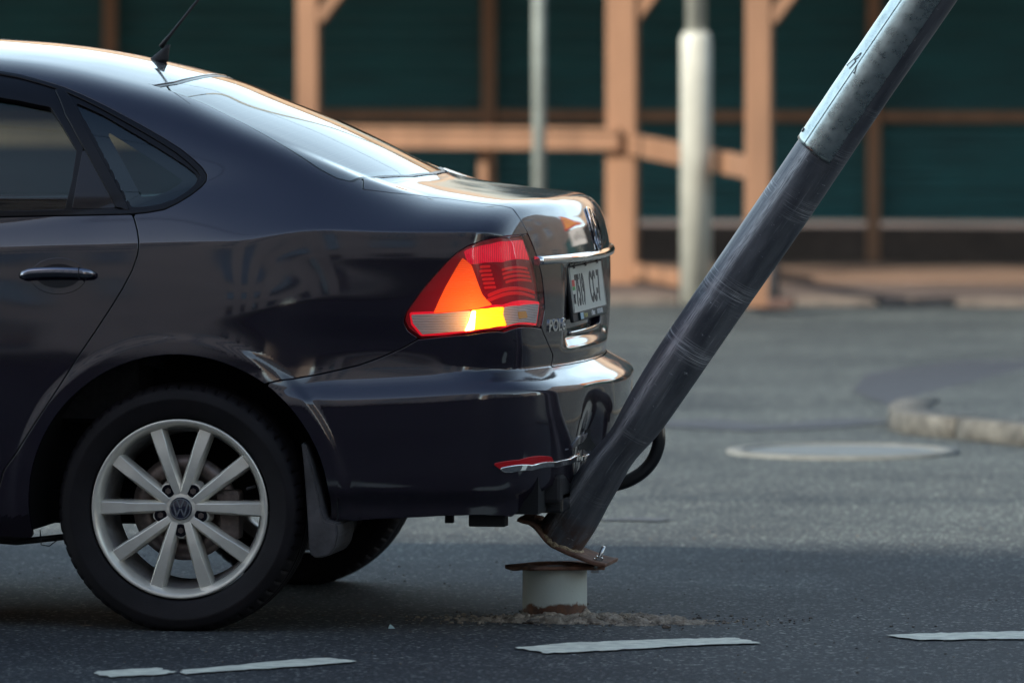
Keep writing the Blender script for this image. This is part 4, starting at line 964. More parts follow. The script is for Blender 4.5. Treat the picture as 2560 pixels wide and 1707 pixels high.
part('underbody_bracket', MATTE, lambda bm: box(bm, (.72, -.60, .262), (.09, .05, .03), bevel=.004)); part('underbody_bracket', MATTE, lambda bm: box(bm, (.59, -.40, .265), (.02, .02, .05)))
part('hanging_wire', BLK, lambda bm: (tube(bm, [(-.36, -.74, .235), (-.355, -.75, .20), (-.335, -.75, .197), (-.325, -.75, .205), (-.31, -.75, .215)], .0015, 6), tube(bm, [(-.62, -.6, .205), (-.45, -.6, .195), (-.28, -.6, .215)], .008, 8)))

# ---------------- wheels
def tyre_mesh(bm):
    n = 360; prof_ = [(.222, .060), (.2195, .078), (.224, .084), (.232, .086), (.245, .093), (.262, .0965), (.266, .0982), (.270, .0965), (.282, .094), (.288, .0905), (.2925, .085), (.2975, .076), (.3003, .066), (.3018, .050), (.302, .044), (.294, .0425), (.294, .0355), (.3025, .034), (.303, .016), (.295, .0145), (.295, .008), (.303, .006)]
    prof_ = prof_+[(r, -h) for r, h in prof_[::-1]]
    rings = []
    for k in range(n):
        a = 2*math.pi*k/n; ring = []
        grove = (k % 6) == 0
        for r, h in prof_:
            ah = abs(h)
            rr = r
            if grove and r > .2890 and (ah > .052): rr = r-.0045
            x = rr*math.cos(a); z = rr*math.sin(a)
            zz = max(z, -.2945+.0) if rr > .28 else z    # flattened contact patch
            ring.append(bm.verts.new((x, -h, zz)))
        rings.append(ring)
    for k in range(n):
        A, B = rings[k], rings[(k+1) % n]
        for i in range(len(prof_)-1):
            f = bm.faces.new((A[i], A[i+1], B[i+1], B[i]))
            sharp = (prof_[i][0] > .288 and abs(prof_[i][1]) > .05 and (k % 6 in (5, 0)))
            f.smooth = not sharp
    bmesh.ops.recalc_face_normals(bm, faces=bm.faces)
def spoke_mesh(bm, ang):
    """one spoke, trapezoid section, leaning towards its partner at the hub"""
    pair = round((ang-90)/72)*72+90                         # direction where the pair meets
    ha = pair+(ang-pair)*.62; tip = ang
    secs = []
    for t in np.linspace(0, 1, 12):
        r = .030+(.2045-.030)*t
        aa = math.radians(ha+(tip-ha)*min(1, t*1.35)) if False else None
        p0 = np.array([.036*math.cos(math.radians(ha)), .036*math.sin(math.radians(ha))]); p1 = np.array([.2045*math.cos(math.radians(tip)), .2045*math.sin(math.radians(tip))])
        c = p0+(p1-p0)*t; d = (p1-p0)/np.linalg.norm(p1-p0); nrm = np.array([-d[1], d[0]])
        wt = .0082+.0048*t; wb = .0158+.0045*t
        if t > .60: k_ = min(1, (t-.60)/.05); wt += .0018*k_
        h = .012+.012*math.sin(math.pi*min(1, t*.9+.05))**.8     # how far the face stands out (towards -y)
        y0 = -.062-h*.0; face = -(.062+.020*(1-t)**1.2*0+.010*math.sin(math.pi*(.15+.8*t))) ; back = -.030
        mid = (face+back)/2*1.0
        ring = [(c+nrm*wt, face), (c-nrm*wt, face), (c-nrm*(wb-.0015), face+.010), (c-nrm*wb, back), (c+nrm*wb, back), (c+nrm*(wb-.0015), face+.010)]
        secs.append([(q[0], y, q[1]) for q, y in ring])
    vs = [[bm.verts.new(p) for p in s_] for s_ in secs]
    for A, B in zip(vs, vs[1:]):
        for i in range(6):
            j = (i+1) % 6; bm.faces.new((A[i], A[j], B[j], B[i]))
    bm.faces.new(vs[0][::-1]); bm.faces.new(vs[-1])
def make_wheel(x, y, side, front=False):
    w = bpy.data.objects.new('wheel', None); COL.objects.link(w); w.parent = car; w.location = (x, y, .2945)
    w.rotation_euler = (0, 0, 0 if side < 0 else math.pi)
    bm = bmesh.new(); tyre_mesh(bm); obj_bm('tyre', bm, RUBBER, w)
    bm = bmesh.new()
    lathe(bm, [(.2085, -.0815), (.2125, -.0835), (.2165, -.0825), (.2175, -.078), (.213, -.074)], 96)                       # outer flange
    lathe(bm, [(.2085, -.0815), (.2035, -.076), (.1965, -.0625), (.1935, -.045)], 96)
    fixn(bm); obj_bm('rim', bm, RIM, w)
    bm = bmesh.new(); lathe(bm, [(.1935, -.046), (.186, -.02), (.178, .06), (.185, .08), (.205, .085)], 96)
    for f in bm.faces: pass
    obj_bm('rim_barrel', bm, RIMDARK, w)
    bm = bmesh.new()
    for k in range(10): spoke_mesh(bm, 72+36*k)
    bmesh.ops.recalc_face_normals(bm, faces=bm.faces)
    bmesh.ops.bevel(bm, geom=[e for e in bm.edges if e.is_manifold and e.calc_face_angle(0) > .3], offset=.0007, segments=1, affect='EDGES', profile=.5)
    # split to one object per spoke
    me = bpy.data.meshes.new('spokes'); bm.to_mesh(me); bm.free(); me.polygons.foreach_set('use_smooth', [True]*len(me.polygons))
    bm = bmesh.new(); bm.from_mesh(me); isl_ = []; seen = set()
    bm.verts.ensure_lookup_table()
    for v in bm.verts:
        if v in seen: continue
        st = [v]; comp = set()
        while st:
            q = st.pop()
            if q in comp: continue
            comp.add(q); st += [e.other_vert(q) for e in q.link_edges]
        seen |= comp; isl_.append(comp)
    for comp in isl_:
        b2 = bmesh.new(); mp = {v: b2.verts.new(v.co) for v in comp}
        for f in {f for v in comp for f in v.link_faces}: nf = b2.faces.new([mp[v] for v in f.verts]); nf.smooth = True
        m2 = bpy.data.meshes.new('spoke'); b2.normal_update(); b2.to_mesh(m2); b2.free(); m2.shade_flat() if False else None
        o = link_mesh('spoke', m2, RIM, w); m2.set_sharp_from_angle(angle=math.radians(22))
    bm.free()
    # hub with bolt seats between the spoke pairs
    bm = bmesh.new()
    n = 120; prof2 = []
    def hub_r(a):
        d = min(abs((math.degrees(a)-(54+72*k)+180) % 360-180) for k in range(5)); return .050+.022*max(0, math.cos(math.radians(min(90, d*4.2))))**1.0
    top = []; bot = []; inn = []
    for k in range(n):
        a = 2*math.pi*k/n; r = hub_r(a); top.append(bm.verts.new((r*math.cos(a), -.0625, r*math.sin(a)))); bot.append(bm.verts.new(((r+.006)*math.cos(a), -.028, (r+.006)*math.sin(a)))); inn.append(bm.verts.new((.028*math.cos(a), -.0665, .028*math.sin(a))))
    for k in range(n):
        j = (k+1) % n
        for A, B in ((inn, top), (top, bot)):
            f = bm.faces.new((A[k], A[j], B[j], B[k])); f.smooth = True
    bm.faces.new(bot); fixn(bm); o = obj_bm('hub', bm, RIM, w); o.data.set_sharp_from_angle(angle=math.radians(40))
    for k in range(5):
        a = math.radians(54+72*k); c = (.0525*math.cos(a), .0525*math.sin(a))
        bm = bmesh.new(); lathe(bm, [(.0155, -.0668), (.0, -.0668)], 24); bmesh.ops.translate(bm, vec=(c[0], 0, c[1]), verts=bm.verts); obj_bm('bolt_seat', bm, GLOSSBLACK, w)
        bm = bmesh.new(); bmesh.ops.create_cone(bm, cap_ends=True, segments=6, radius1=.0075, radius2=.0075, depth=.006, matrix=Matrix.Translation((c[0], -.0655, c[1])) @ Matrix.Rotation(math.pi/2, 4, 'X')); bmesh.ops.create_cone(bm, cap_ends=False, segments=16, radius1=.0045, radius2=.0045, depth=.007, matrix=Matrix.Translation((c[0], -.0655, c[1])) @ Matrix.Rotation(math.pi/2, 4, 'X')); obj_bm('wheel_bolt', bm, DISC, w)
    bm = bmesh.new(); lathe(bm, [(0, -.0705), (.022, -.0703), (.0265, -.069), (.0275, -.064)], 40); fixn(bm); cap = obj_bm('centre_cap', bm, mat('cap_dark_blue', (.012, .014, .035), .2, coat=1), w)
    bm = bmesh.new(); badge(bm, .0255, 0, .0015); bmesh.ops.transform(bm, matrix=Matrix.Translation((0, -.0703, 0)) @ Matrix(((1, 0, 0, 0), (0, 0, -1, 0), (0, 1, 0, 0), (0, 0, 0, 1))), verts=bm.verts); fixn(bm); obj_bm('cap_emblem', bm, CHROME, w)
    bm = bmesh.new(); lathe(bm, [(.0, -.012), (.075, -.012), (.076, -.02), (.128, -.020), (.128, -.008), (.0, -.008)], 48); fixn(bm); obj_bm('brake_disc', bm, DISC, w)
    bm = bmesh.new(); box(bm, (.115, -.015, -.015), (.05, .06, .12), bevel=.012); box(bm, (.112, -.035, .028), (.055, .02, .014), bevel=.003); obj_bm('brake_caliper', bm, mat('caliper_iron', (.11, .085, .075), .6, .4, noise=.3, nscale=60), w)
    bm = bmesh.new(); a = math.radians(17); tube(bm, [(.188*math.cos(a), -.05, .188*math.sin(a)), (.170*math.cos(a), -.066, .170*math.sin(a))], .0035, 8); obj_bm('valve', bm, MATTE, w)
    return w
W1 = make_wheel(0, -.728, -1)
def copy_tree(o, parent, loc, rz):
    c = o.copy(); COL.objects.link(c); c.parent = parent; c.location = loc; c.rotation_euler = (0, 0, rz)
    for ch in o.children:
        d = ch.copy(); COL.objects.link(d); d.parent = c
    return c
bpy.context.view_layer.update()
for x, y, rz in ((0, .728, math.pi), (-2.552, -.728, 0), (-2.552, .728, math.pi)): copy_tree(W1, car, (x, y, .2945), rz)

# ---------------- small outside fittings
# mud flap behind the near wheel and its twin
MUD = mat('dusty_mudflap', (.05, .047, .05), .65, noise=.4, nscale=12, bump=.2, bscale=60)
flap_px = [(698, 1014), (706, 1016), (714, 1040), (727, 1085), (738, 1130), (746, 1175), (752, 1192), (780, 1200), (783, 1225), (776, 1255), (762, 1273), (740, 1279), (722, 1276), (716, 1262), (713, 1200), (708, 1120), (702, 1050)]
for sg in (1, -1):
    bm = bmesh.new(); pts = [at(px, py, y=-.80) for px, py in flap_px]
    prism(bm, [(q[0], q[2]) for q in pts], -.835*sg if sg > 0 else .835, -.62*sg if sg > 0 else .62); fixn(bm)
    bmesh.ops.bevel(bm, geom=list(bm.edges), offset=.004, segments=2, affect='EDGES'); obj_bm('mud_flap', bm, MUD, car)
# door handle with bowl
hp = cast([(134, 655)])[0]; hn = grad(hp[None])[0]
def hpt(dx, dy, off): p = cast([(dx, dy)])[0]; return tuple(p+grad(p[None])[0]*off)
bm = bmesh.new(); rings = []
for i, t_ in enumerate(np.linspace(0, 1, 22)):
    dx = 46+(222-46)*t_; e_ = math.sqrt(max(0, 1-(2*t_-1)**8)); hgt = .0130*(.25+.75*e_) if 0 < t_ < 1 else .005
    c_ = np.array(hpt(dx, 632-3*math.sin(math.pi*t_)+(2 if t_ < .1 else 0), .012+.022*math.sin(math.pi*min(1, max(0, t_)))**.5))
    rings.append([tuple(c_+np.array([0, -.008*math.cos(a)*(.4+.6*e_), hgt*math.sin(a)])) for a in np.linspace(0, 2*math.pi, 14, endpoint=False)])
loft(bm, rings); fixn(bm); hd = obj_bm('door_handle', bm, mat('handle_gloss', (.16, .16, .19), .14, 1.0, coat=1), car)
bm = bmesh.new(); c_ = np.array(hpt(188, 630, .028)); box(bm, c_, (.0018, .019, .029)); obj_bm('lock_seam', bm, DARK, hd)
bowl = fine(dom_cast([(75, 590), (205, 590), (205, 690), (75, 690)]), .003, .005)
bp_ = [(134+64*math.cos(a), 634+41*math.sin(a)) for a in np.linspace(0, 2*math.pi, 28, endpoint=False)]
s_b = PS(bowl.ST, dom_cast(bp_)); bp2 = [(134+50*math.cos(a), 634+28*math.sin(a)) for a in np.linspace(0, 2*math.pi, 28, endpoint=False)]; s_b2 = PS(bowl.ST, dom_cast(bp2))
cut(bowl, lambda st, P: mx(s_b, -s_b2), 'handle_bowl', PAINT, car, offset=.0012, skirt=.004, mirror=None, lip=.002)
cut(bowl, lambda st, P: s_b2-.001, 'handle_bowl_hollow', GLOSSBLACK, car, offset=.0008, skirt=0, mirror=None)
# roof antenna
ab = surf(x=-.222, y=0)
AX = Vector((at(495, 0, y=0)-np.array(at(398, 122, y=0)))).normalized()
bm = bmesh.new(); b0 = Vector(ab); rings = []
for t_, r1, r2, z in ((0, .030, .013, -.004), (.2, .028, .012, .004), (.5, .020, .010, .016), (.8, .011, .008, .030), (1, .0062, .0062, .040)):
    c_ = b0+Vector((.004+AX.x*z*.9, 0, z)); rings.append([c_+Vector((r1*math.cos(a)*(1 if math.cos(a) < 0 else .72), r2*math.sin(a), 0)) for a in np.linspace(0, 2*math.pi, 20, endpoint=False)])
loft(bm, rings); obj_bm('antenna_base', bm, MATTE, car, True)
s_ = b0+Vector((.006, 0, .034)); bm = bmesh.new(); tube(bm, [s_, s_+AX*.03, s_+AX*.04, s_+AX*.30], [.0062, .0052, .0040, .0028], 10); obj_bm('antenna_rod', bm, MATTE, car, True)
# tow bar: curved arm with black-capped ball
TOW = mat('towbar_black', (.008, .008, .009), .28, coat=.6)
bm = bmesh.new(); tb = [at(1400, 1118, y=-.02), at(1440, 1105, y=-.02), at(1480, 1080, y=-.02), at(1505, 1045, y=-.02), at(1514, 1010, y=-.02), at(1510, 975, y=-.02), at(1500, 955, y=-.02)]
tb = [np.array([.80, -.02, .27]), np.array([.90, -.02, .275])]+tb
def smooth_path(P, n=40):
    P = np.array(P); d = np.cumsum([0]+list(np.linalg.norm(np.diff(P, axis=0), axis=1))); t = np.linspace(0, d[-1], n); return np.stack([pchip(d, P[:, i])(t) if len(set(P[:, i])) > 1 else np.full(n, P[0, i]) for i in range(3)], -1)
tube(bm, smooth_path(tb), .0165, 16); obj_bm('tow_arm', bm, TOW, car, True)
bm = bmesh.new(); bc = Vector(at(1497, 938, y=-.02)); bmesh.ops.create_uvsphere(bm, u_segments=24, v_segments=14, radius=.028, matrix=Matrix.Translation(bc)); tube(bm, [bc-Vector((0, 0, .05)), bc], .015, 12); obj_bm('tow_ball_cap', bm, MATTE, car, True)
bm = bmesh.new(); box(bm, (.86, .0, .30), (.06, 1.05, .05), bevel=.006); obj_bm('tow_crossbar', bm, TOW, car)
# dark lower valance behind the chrome strip, broken fin
def flatpoly(nm, px, y0, y1, m, parent=BUMPER, bev=.002):
    bm = bmesh.new(); pts = [at(a, b, y=y0) for a, b in px]; prism(bm, [(q[0], q[2]) for q in pts], y0, y1); fixn(bm); bmesh.ops.bevel(bm, geom=list(bm.edges), offset=bev, segments=1, affect='EDGES'); return obj_bm(nm, bm, m, parent)
flatpoly('valance_fin', Z9([(350, 1110), (430, 1010), (520, 950), (600, 925), (628, 936), (560, 1010), (500, 1075), (440, 1132), (345, 1132)]), -.52, -.44, mat('fin_grey', (.14, .13, .125), .35, coat=.4))
flatpoly('valance_fin', Z9([(520, 1075), (600, 985), (690, 960), (720, 985), (640, 1060), (560, 1080)]), -.40, -.36, MATTE)
part('lower_valance', MATTE, lambda bm: box(bm, (.865, 0, .335), (.05, 1.10, .07), bevel=.01), BUMPER)

# the split and splintered spot on the bumper beside the post
DG = fine(dom_cast(Z9([(700, 520), (900, 520), (900, 720), (700, 720)])), .002, .01)
def dpc(nm, pts, m, off, sk=.003): q = PS(DG.ST, dom_cast(Z9(pts))); return cut(DG, lambda st, P: q, nm, m, BUMPER, offset=off, skirt=sk, mirror=None, lip=.001)
dpc('bumper_split', [(828, 545), (866, 538), (858, 580), (872, 622), (905, 668), (880, 704), (838, 712), (812, 690), (770, 690), (800, 650), (815, 600)], DARK, .0012, .001)
dpc('paint_flake', [(768, 600), (836, 566), (822, 604), (796, 640), (742, 676), (712, 694), (716, 668), (746, 628)], mat('bruised_paint', (.05, .048, .062), .3, coat=.6, noise=.6, nscale=90, bump=.4, bscale=200), .004, .004)
dpc('scuff', [(640, 700), (700, 692), (690, 700), (650, 712)], mat('scuffed_paint', (.16, .16, .18), .5), .001, .0005)

# ================================================================== the leaning street post, its stump and the broken ground
def post_material():
    m, nt, b = nodes_of('dark_post_steel'); N = nt.nodes; L = nt.links
    uv = N.new('ShaderNodeUVMap'); sp = N.new('ShaderNodeSeparateXYZ'); L.new(uv.outputs[0], sp.inputs[0])
    b.inputs['Roughness'].default_value = .42; b.inputs['Metallic'].default_value = .25; b.inputs['Specular IOR Level'].default_value = .55
    def mapped(sx, sy):
        mp = N.new('ShaderNodeMapping'); mp.inputs['Scale'].default_value = (sx, sy, 1); L.new(uv.outputs[0], mp.inputs[0]); return mp
    def noise(sc, sx, sy, det=5, rough=.6):
        n = N.new('ShaderNodeTexNoise'); n.inputs['Scale'].default_value = sc; n.inputs['Detail'].default_value = det; n.inputs['Roughness'].default_value = rough; L.new(mapped(sx, sy).outputs[0], n.inputs[0]); return n
    def ramp(src, p0, p1, inv=False):
        r = N.new('ShaderNodeMapRange'); L.new(src, r.inputs[0]); r.inputs[1].default_value = p0; r.inputs[2].default_value = p1; r.inputs[3].default_value = 0; r.inputs[4].default_value = 1; return r
    def mul(a, c):
        m_ = N.new('ShaderNodeMath'); m_.operation = 'MULTIPLY'; L.new(a, m_.inputs[0])
        (L.new(c, m_.inputs[1]) if not isinstance(c, float) else setattr(m_.inputs[1], 'default_value', c)); return m_
    def add(a, c):
        m_ = N.new('ShaderNodeMath'); m_.operation = 'MAXIMUM'; L.new(a, m_.inputs[0]); L.new(c, m_.inputs[1]); return m_
    # u: metres round the post, v: metres along it. rings of scuffs at chosen heights, pale streaks along, nicks
    rings = ramp(noise(1, 6, 420, 2).outputs[0], .53, .60)
    bands = None
    for v0, wd, st in ((.33, .02, .5), (.585, .035, 1.), (.76, .05, 1.), (1.03, .045, 1.), (1.20, .06, .55), (1.31, .03, .4), (.14, .02, .4)):
        s = N.new('ShaderNodeMath'); s.operation = 'SUBTRACT'; L.new(sp.outputs[1], s.inputs[0]); s.inputs[1].default_value = v0
        ab = N.new('ShaderNodeMath'); ab.operation = 'ABSOLUTE'; L.new(s.outputs[0], ab.inputs[0]); r = ramp(ab.outputs[0], wd, wd*.2); q = mul(r.outputs[0], st)
        bands = q if bands is None else add(bands.outputs[0], q.outputs[0])
    part_ = ramp(noise(1, 9, 8, 3).outputs[0], .40, .60)
    k1 = mul(mul(rings.outputs[0], bands.outputs[0]).outputs[0], part_.outputs[0])
    # long pale streak facing the street (u about .245)
    s = N.new('ShaderNodeMath'); s.operation = 'SUBTRACT'; L.new(sp.outputs[0], s.inputs[0]); s.inputs[1].default_value = .2875
    ab = N.new('ShaderNodeMath'); ab.operation = 'ABSOLUTE'; L.new(s.outputs[0], ab.inputs[0]); near = ramp(ab.outputs[0], .019, .004)
    st_ = ramp(noise(1, 330, 22, 6, .7).outputs[0], .36, .58); k2 = mul(mul(near.outputs[0], st_.outputs[0]).outputs[0], .9)
    s = N.new('ShaderNodeMath'); s.operation = 'SUBTRACT'; L.new(sp.outputs[0], s.inputs[0]); s.inputs[1].default_value = .262
    ab = N.new('ShaderNodeMath'); ab.operation = 'ABSOLUTE'; L.new(s.outputs[0], ab.inputs[0]); near2 = ramp(ab.outputs[0], .006, .001); k2b = mul(mul(near2.outputs[0], ramp(noise(1, 200, 14, 6, .7).outputs[0], .52, .66).outputs[0]).outputs[0], .5)
    nick = ramp(noise(1, 75, 60, 8, .75).outputs[0], .64, .69)
    nick2 = ramp(noise(1, 24, 160, 5, .7).outputs[0], .66, .70); lng = ramp(noise(1, 120, 5, 8, .75).outputs[0], .57, .70)
    allk = add(add(add(k1.outputs[0], k2.outputs[0]).outputs[0], nick.outputs[0]).outputs[0], add(add(nick2.outputs[0], k2b.outputs[0]).outputs[0], mul(lng.outputs[0], .45).outputs[0]).outputs[0])
    base = noise(1, 22, 5, 7)
    r = N.new('ShaderNodeValToRGB'); L.new(base.outputs[0], r.inputs[0]); r.color_ramp.elements[0].position = .35; r.color_ramp.elements[0].color = (.064, .068, .080, 1); r.color_ramp.elements[1].position = .66; r.color_ramp.elements[1].color = (.15, .152, .165, 1)
    mx_ = N.new('ShaderNodeMix'); mx_.data_type = 'RGBA'; L.new(mul(allk.outputs[0], .95).outputs[0], mx_.inputs[0]); L.new(r.outputs[0], mx_.inputs[6]); mx_.inputs[7].default_value = (.55, .55, .56, 1)
    # rust towards the welded foot
    rr = ramp(sp.outputs[1], .10, .0); rn = ramp(noise(1, 30, 30, 8, .7).outputs[0], .42, .60); ru = mul(rr.outputs[0], rn.outputs[0])
    m2 = N.new('ShaderNodeMix'); m2.data_type = 'RGBA'; L.new(ru.outputs[0], m2.inputs[0]); L.new(mx_.outputs[2], m2.inputs[6]); m2.inputs[7].default_value = (.10, .045, .02, 1)
    L.new(m2.outputs[2], b.inputs['Base Color'])
    rf = N.new('ShaderNodeMapRange'); L.new(base.outputs[0], rf.inputs[0]); rf.inputs[3].default_value = .22; rf.inputs[4].default_value = .55; L.new(rf.outputs[0], b.inputs['Roughness'])
    bh = noise(1, 9, 5, 3); bp = N.new('ShaderNodeBump'); bp.inputs['Strength'].default_value = .6; bp.inputs['Distance'].default_value = .008; L.new(bh.outputs[0], bp.inputs['Height'])
    bp2 = N.new('ShaderNodeBump'); bp2.inputs['Strength'].default_value = .5; bp2.inputs['Distance'].default_value = .0015; L.new(allk.outputs[0], bp2.inputs['Height']); L.new(bp.outputs[0], bp2.inputs['Normal']); L.new(bp2.outputs[0], b.inputs['Normal'])
    MATS['dark_post_steel'] = m; return m
POST = post_material()
def galv_material():
    m, nt, b = nodes_of('galvanised_sheet'); N = nt.nodes; L = nt.links
    tc = N.new('ShaderNodeTexCoord'); v = N.new('ShaderNodeTexVoronoi'); v.inputs['Scale'].default_value = 55; L.new(tc.outputs['Object'], v.inputs[0])
    n = N.new('ShaderNodeTexNoise'); n.inputs['Scale'].default_value = 24; n.inputs['Detail'].default_value = 8; n.inputs['Roughness'].default_value = .7; L.new(tc.outputs['Object'], n.inputs[0])
    r = N.new('ShaderNodeValToRGB'); L.new(n.outputs[0], r.inputs[0]); r.color_ramp.elements[0].position = .3; r.color_ramp.elements[0].color = (.34, .39, .38, 1); r.color_ramp.elements[1].position = .7; r.color_ramp.elements[1].color = (.68, .75, .72, 1)
    L.new(r.outputs[0], b.inputs['Base Color']); b.inputs['Metallic'].default_value = .92
    mr = N.new('ShaderNodeMapRange'); L.new(n.outputs[0], mr.inputs[0]); mr.inputs[1].default_value = .3; mr.inputs[2].default_value = .7; mr.inputs[3].default_value = .18; mr.inputs[4].default_value = .42; L.new(mr.outputs[0], b.inputs['Roughness'])
    bp = N.new('ShaderNodeBump'); bp.inputs['Strength'].default_value = .2; bp.inputs['Distance'].default_value = .0012; L.new(n.outputs[0], bp.inputs['Height']); L.new(bp.outputs[0], b.inputs['Normal'])
    MATS['galvanised_sheet'] = m; return m
GALV = galv_material()
RUST = mat('rusted_plate', (.07, .032, .019), .8, nscale=16, col2=(.26, .13, .08), bump=.5, bscale=90, rvar=.1)
WELD = mat('weld_bead', (.14, .09, .05), .6, nscale=70, col2=(.62, .48, .30), bump=.8, bscale=200, metal=.2)
SHINY = mat('zinc_bolt', (.45, .46, .46), .25, .9)
# edges of the post as traced (2560 px photograph): row, left, right
rows = [(1330, 1335, 1487), (1306, 1352, 1503), (1222, 1413, 1548), (1173, 1446, 1577), (1140, 1470, 1597), (1112, 1498, 1619), (1092, 1511, 1636), (1067, 1525.5, 1658), (1000, 1562, 1707), (900, 1624.5, 1775), (794, 1693.8, 1850), (668, 1779, 1939), (577, 1840, 2004), (398, 1962, 2124), (274, 2045, 2206), (120, 2148, 2313), (0, 2229, 2397)]
cen = []; rad = []
for i, (y, l, r_) in enumerate(rows):
    px, py = (l+r_)/2/K, y/K
    yd = -.30
    for _ in range(6):
        P_ = at(px, py, y=yd); z = P_[2]; yd = -.30-.12*min(1, max(0, (z-.12)/.33))-.15*max(0, z-.45)
    cen.append(P_); rad.append([(r_-l)/2])
cen = np.array(cen)
tdir = (cen[-1]-cen[-5]); tdir /= np.linalg.norm(tdir)
# true half width seen square to the axis
for i in range(len(cen)):
    a = cen[max(i-1, 0)]; b_ = cen[min(i+1, len(cen)-1)]; t = (b_-a)/np.linalg.norm(b_-a)
    rad[i] = rad[i][0]*math.cos(math.atan2(t[0], t[2]))/(FOC/np.dot(cen[i]-CAM, DIR))
rad = np.array(rad); rad[9:] = rad[9:]*.5+rad[9:].mean()*.5
ext = [cen[-1]+tdir*k for k in (.5, 1.5, 3., 5.)]
cenx = np.concatenate([cen, ext]); radx = np.concatenate([rad, [rad[-1]]*4])
print('post radii', np.round(rad, 4), 'base', np.round(cen[0], 3))
s_c = np.cumsum([0]+list(np.linalg.norm(np.diff(cenx, axis=0), axis=1)))
v = np.concatenate([np.arange(0, 1.9, .012), np.arange(1.9, s_c[-1], .1)])
CP = np.stack([pchip(s_c, cenx[:, i])(v) for i in range(3)], -1); RP = pchip(s_c, radx)(v)
# smooth the axis a little
def gs(x, n=4):
    k = np.exp(-.5*(np.arange(-n, n+1)/2)**2); k /= k.sum(); return np.convolve(np.pad(x, n, mode='edge'), k, 'valid')
m_ = v < 1.9
for i in range(3):
    q = CP[m_, i]; lin = np.linspace(q[0], q[-1], len(q)); CP[m_, i] = lin+gs(q-lin)
RP[m_] = gs(RP[m_])
post = thing('leaning_post', 'tall dark scuffed steel street post torn off its base and leaning right against the car', 'post', tuple(cen[0]))
def ring_frame(i):
    a = CP[max(i-1, 0)]; b_ = CP[min(i+1, len(CP)-1)]; t = (b_-a)/np.linalg.norm(b_-a); u = np.cross([0, 1., 0], t); u /= np.linalg.norm(u); w = np.cross(t, u); return t, u, w   # u: to the right, w: to the street... away
NR = 72
def tube_uv(nm, i0, i1, grow, m, parent, ang0=0, ang1=2*math.pi, dents=True, thick=0, cut0=0.):
    me = bpy.data.meshes.new(nm); V = []; U = []; Fc = []; full = abs(ang1-ang0) > 6.2; nn = NR if full else 40
    base = np.array(post.location)
    for i in range(i0, i1):
        t, u, w = ring_frame(i)
        for k in range(nn+(0 if full else 1)):
            an = ang0+(ang1-ang0)*k/nn; rr = RP[i]+grow
            if dents:
                # flattened, creased patch where it struck the bumper, and a kink near the foot
                s_ = v[i]
                # ridges running along the post
                d = 0
                d += .005*math.exp(-((s_-.30)/.10)**2)*max(0, math.cos(an-math.radians(255)))**8
                d -= .004*math.exp(-((s_-.76)/.02)**2)*max(0, math.cos(an-math.radians(300)))**4
                d -= .0035*math.exp(-((s_-.73)/.012)**2)*max(0, math.cos(an-math.radians(240)))**6
                rr += d
            V.append(CP[i]+u*math.cos(an)*rr+w*math.sin(an)*rr-base); U.append((an*.068, v[i]))
    n_ = nn if full else nn+1
    for a in range(i1-i0-1):
        for k in range(nn):
            j = (k+1) % n_ if full else k+1; Fc.append((a*n_+k, a*n_+j, (a+1)*n_+j, (a+1)*n_+k))
    me.from_pydata([tuple(x) for x in V], [], Fc); ul = me.uv_layers.new(name='UVMap')
    for p in me.polygons:
        for li, vi in zip(p.loop_indices, p.vertices):
            uu = U[vi]; ul.data[li].uv = uu
        us = [ul.data[li].uv[0] for li in p.loop_indices]
        if max(us)-min(us) > .2:
            for li in p.loop_indices:
                if ul.data[li].uv[0] < .2: ul.data[li].uv[0] += 2*math.pi*.068
    me.polygons.foreach_set('use_smooth', [True]*len(me.polygons)); bm = bmesh.new(); bm.from_mesh(me); fixn(bm); bm.to_mesh(me); bm.free()
    o = link_mesh(nm, me, m, parent)
    if thick:
        md = o.modifiers.new('t', 'SOLIDIFY'); md.thickness = thick; md.offset = 1
    return o
i_base = 1
sh = tube_uv('shaft', i_base, len(CP), 0, POST, post)
# galvanised cover wrapped round the left-front side, from the photograph's row 398 upwards
def v_at_row(y): return float(np.interp(-y, [-r[0] for r in rows], s_c[:len(rows)]))
vs_ = v_at_row(400)+.012; i_s = int(np.searchsorted(v, vs_))
sl_ = tube_uv('cover_sleeve', i_s, len(CP), .0035, GALV, post, math.radians(146), math.radians(302), dents=False, thick=.0015)
tube_uv('cover_fold', i_s, len(CP), .0058, GALV, post, math.radians(228), math.radians(233), dents=False, thick=.001)
def on_post(vv, deg, off=0.):
    i = int(np.searchsorted(v, vv)); i = min(i, len(CP)-1); t, u, w = ring_frame(i); an = math.radians(deg); n = u*math.cos(an)+w*math.sin(an); return CP[i]+n*(RP[i]+off)-np.array(post.location), n, t
q, n, t = on_post(vs_+.03, 200, .004)
bm = bmesh.new(); bmesh.ops.create_cone(bm, cap_ends=True, segments=12, radius1=.0065, radius2=.005, depth=.008, matrix=Matrix.Translation(q) @ Vector(n).to_track_quat('Z', 'Y').to_matrix().to_4x4()); obj_bm('cover_screw', bm, mat('dark_screw', (.05, .045, .04), .4, .8), post)
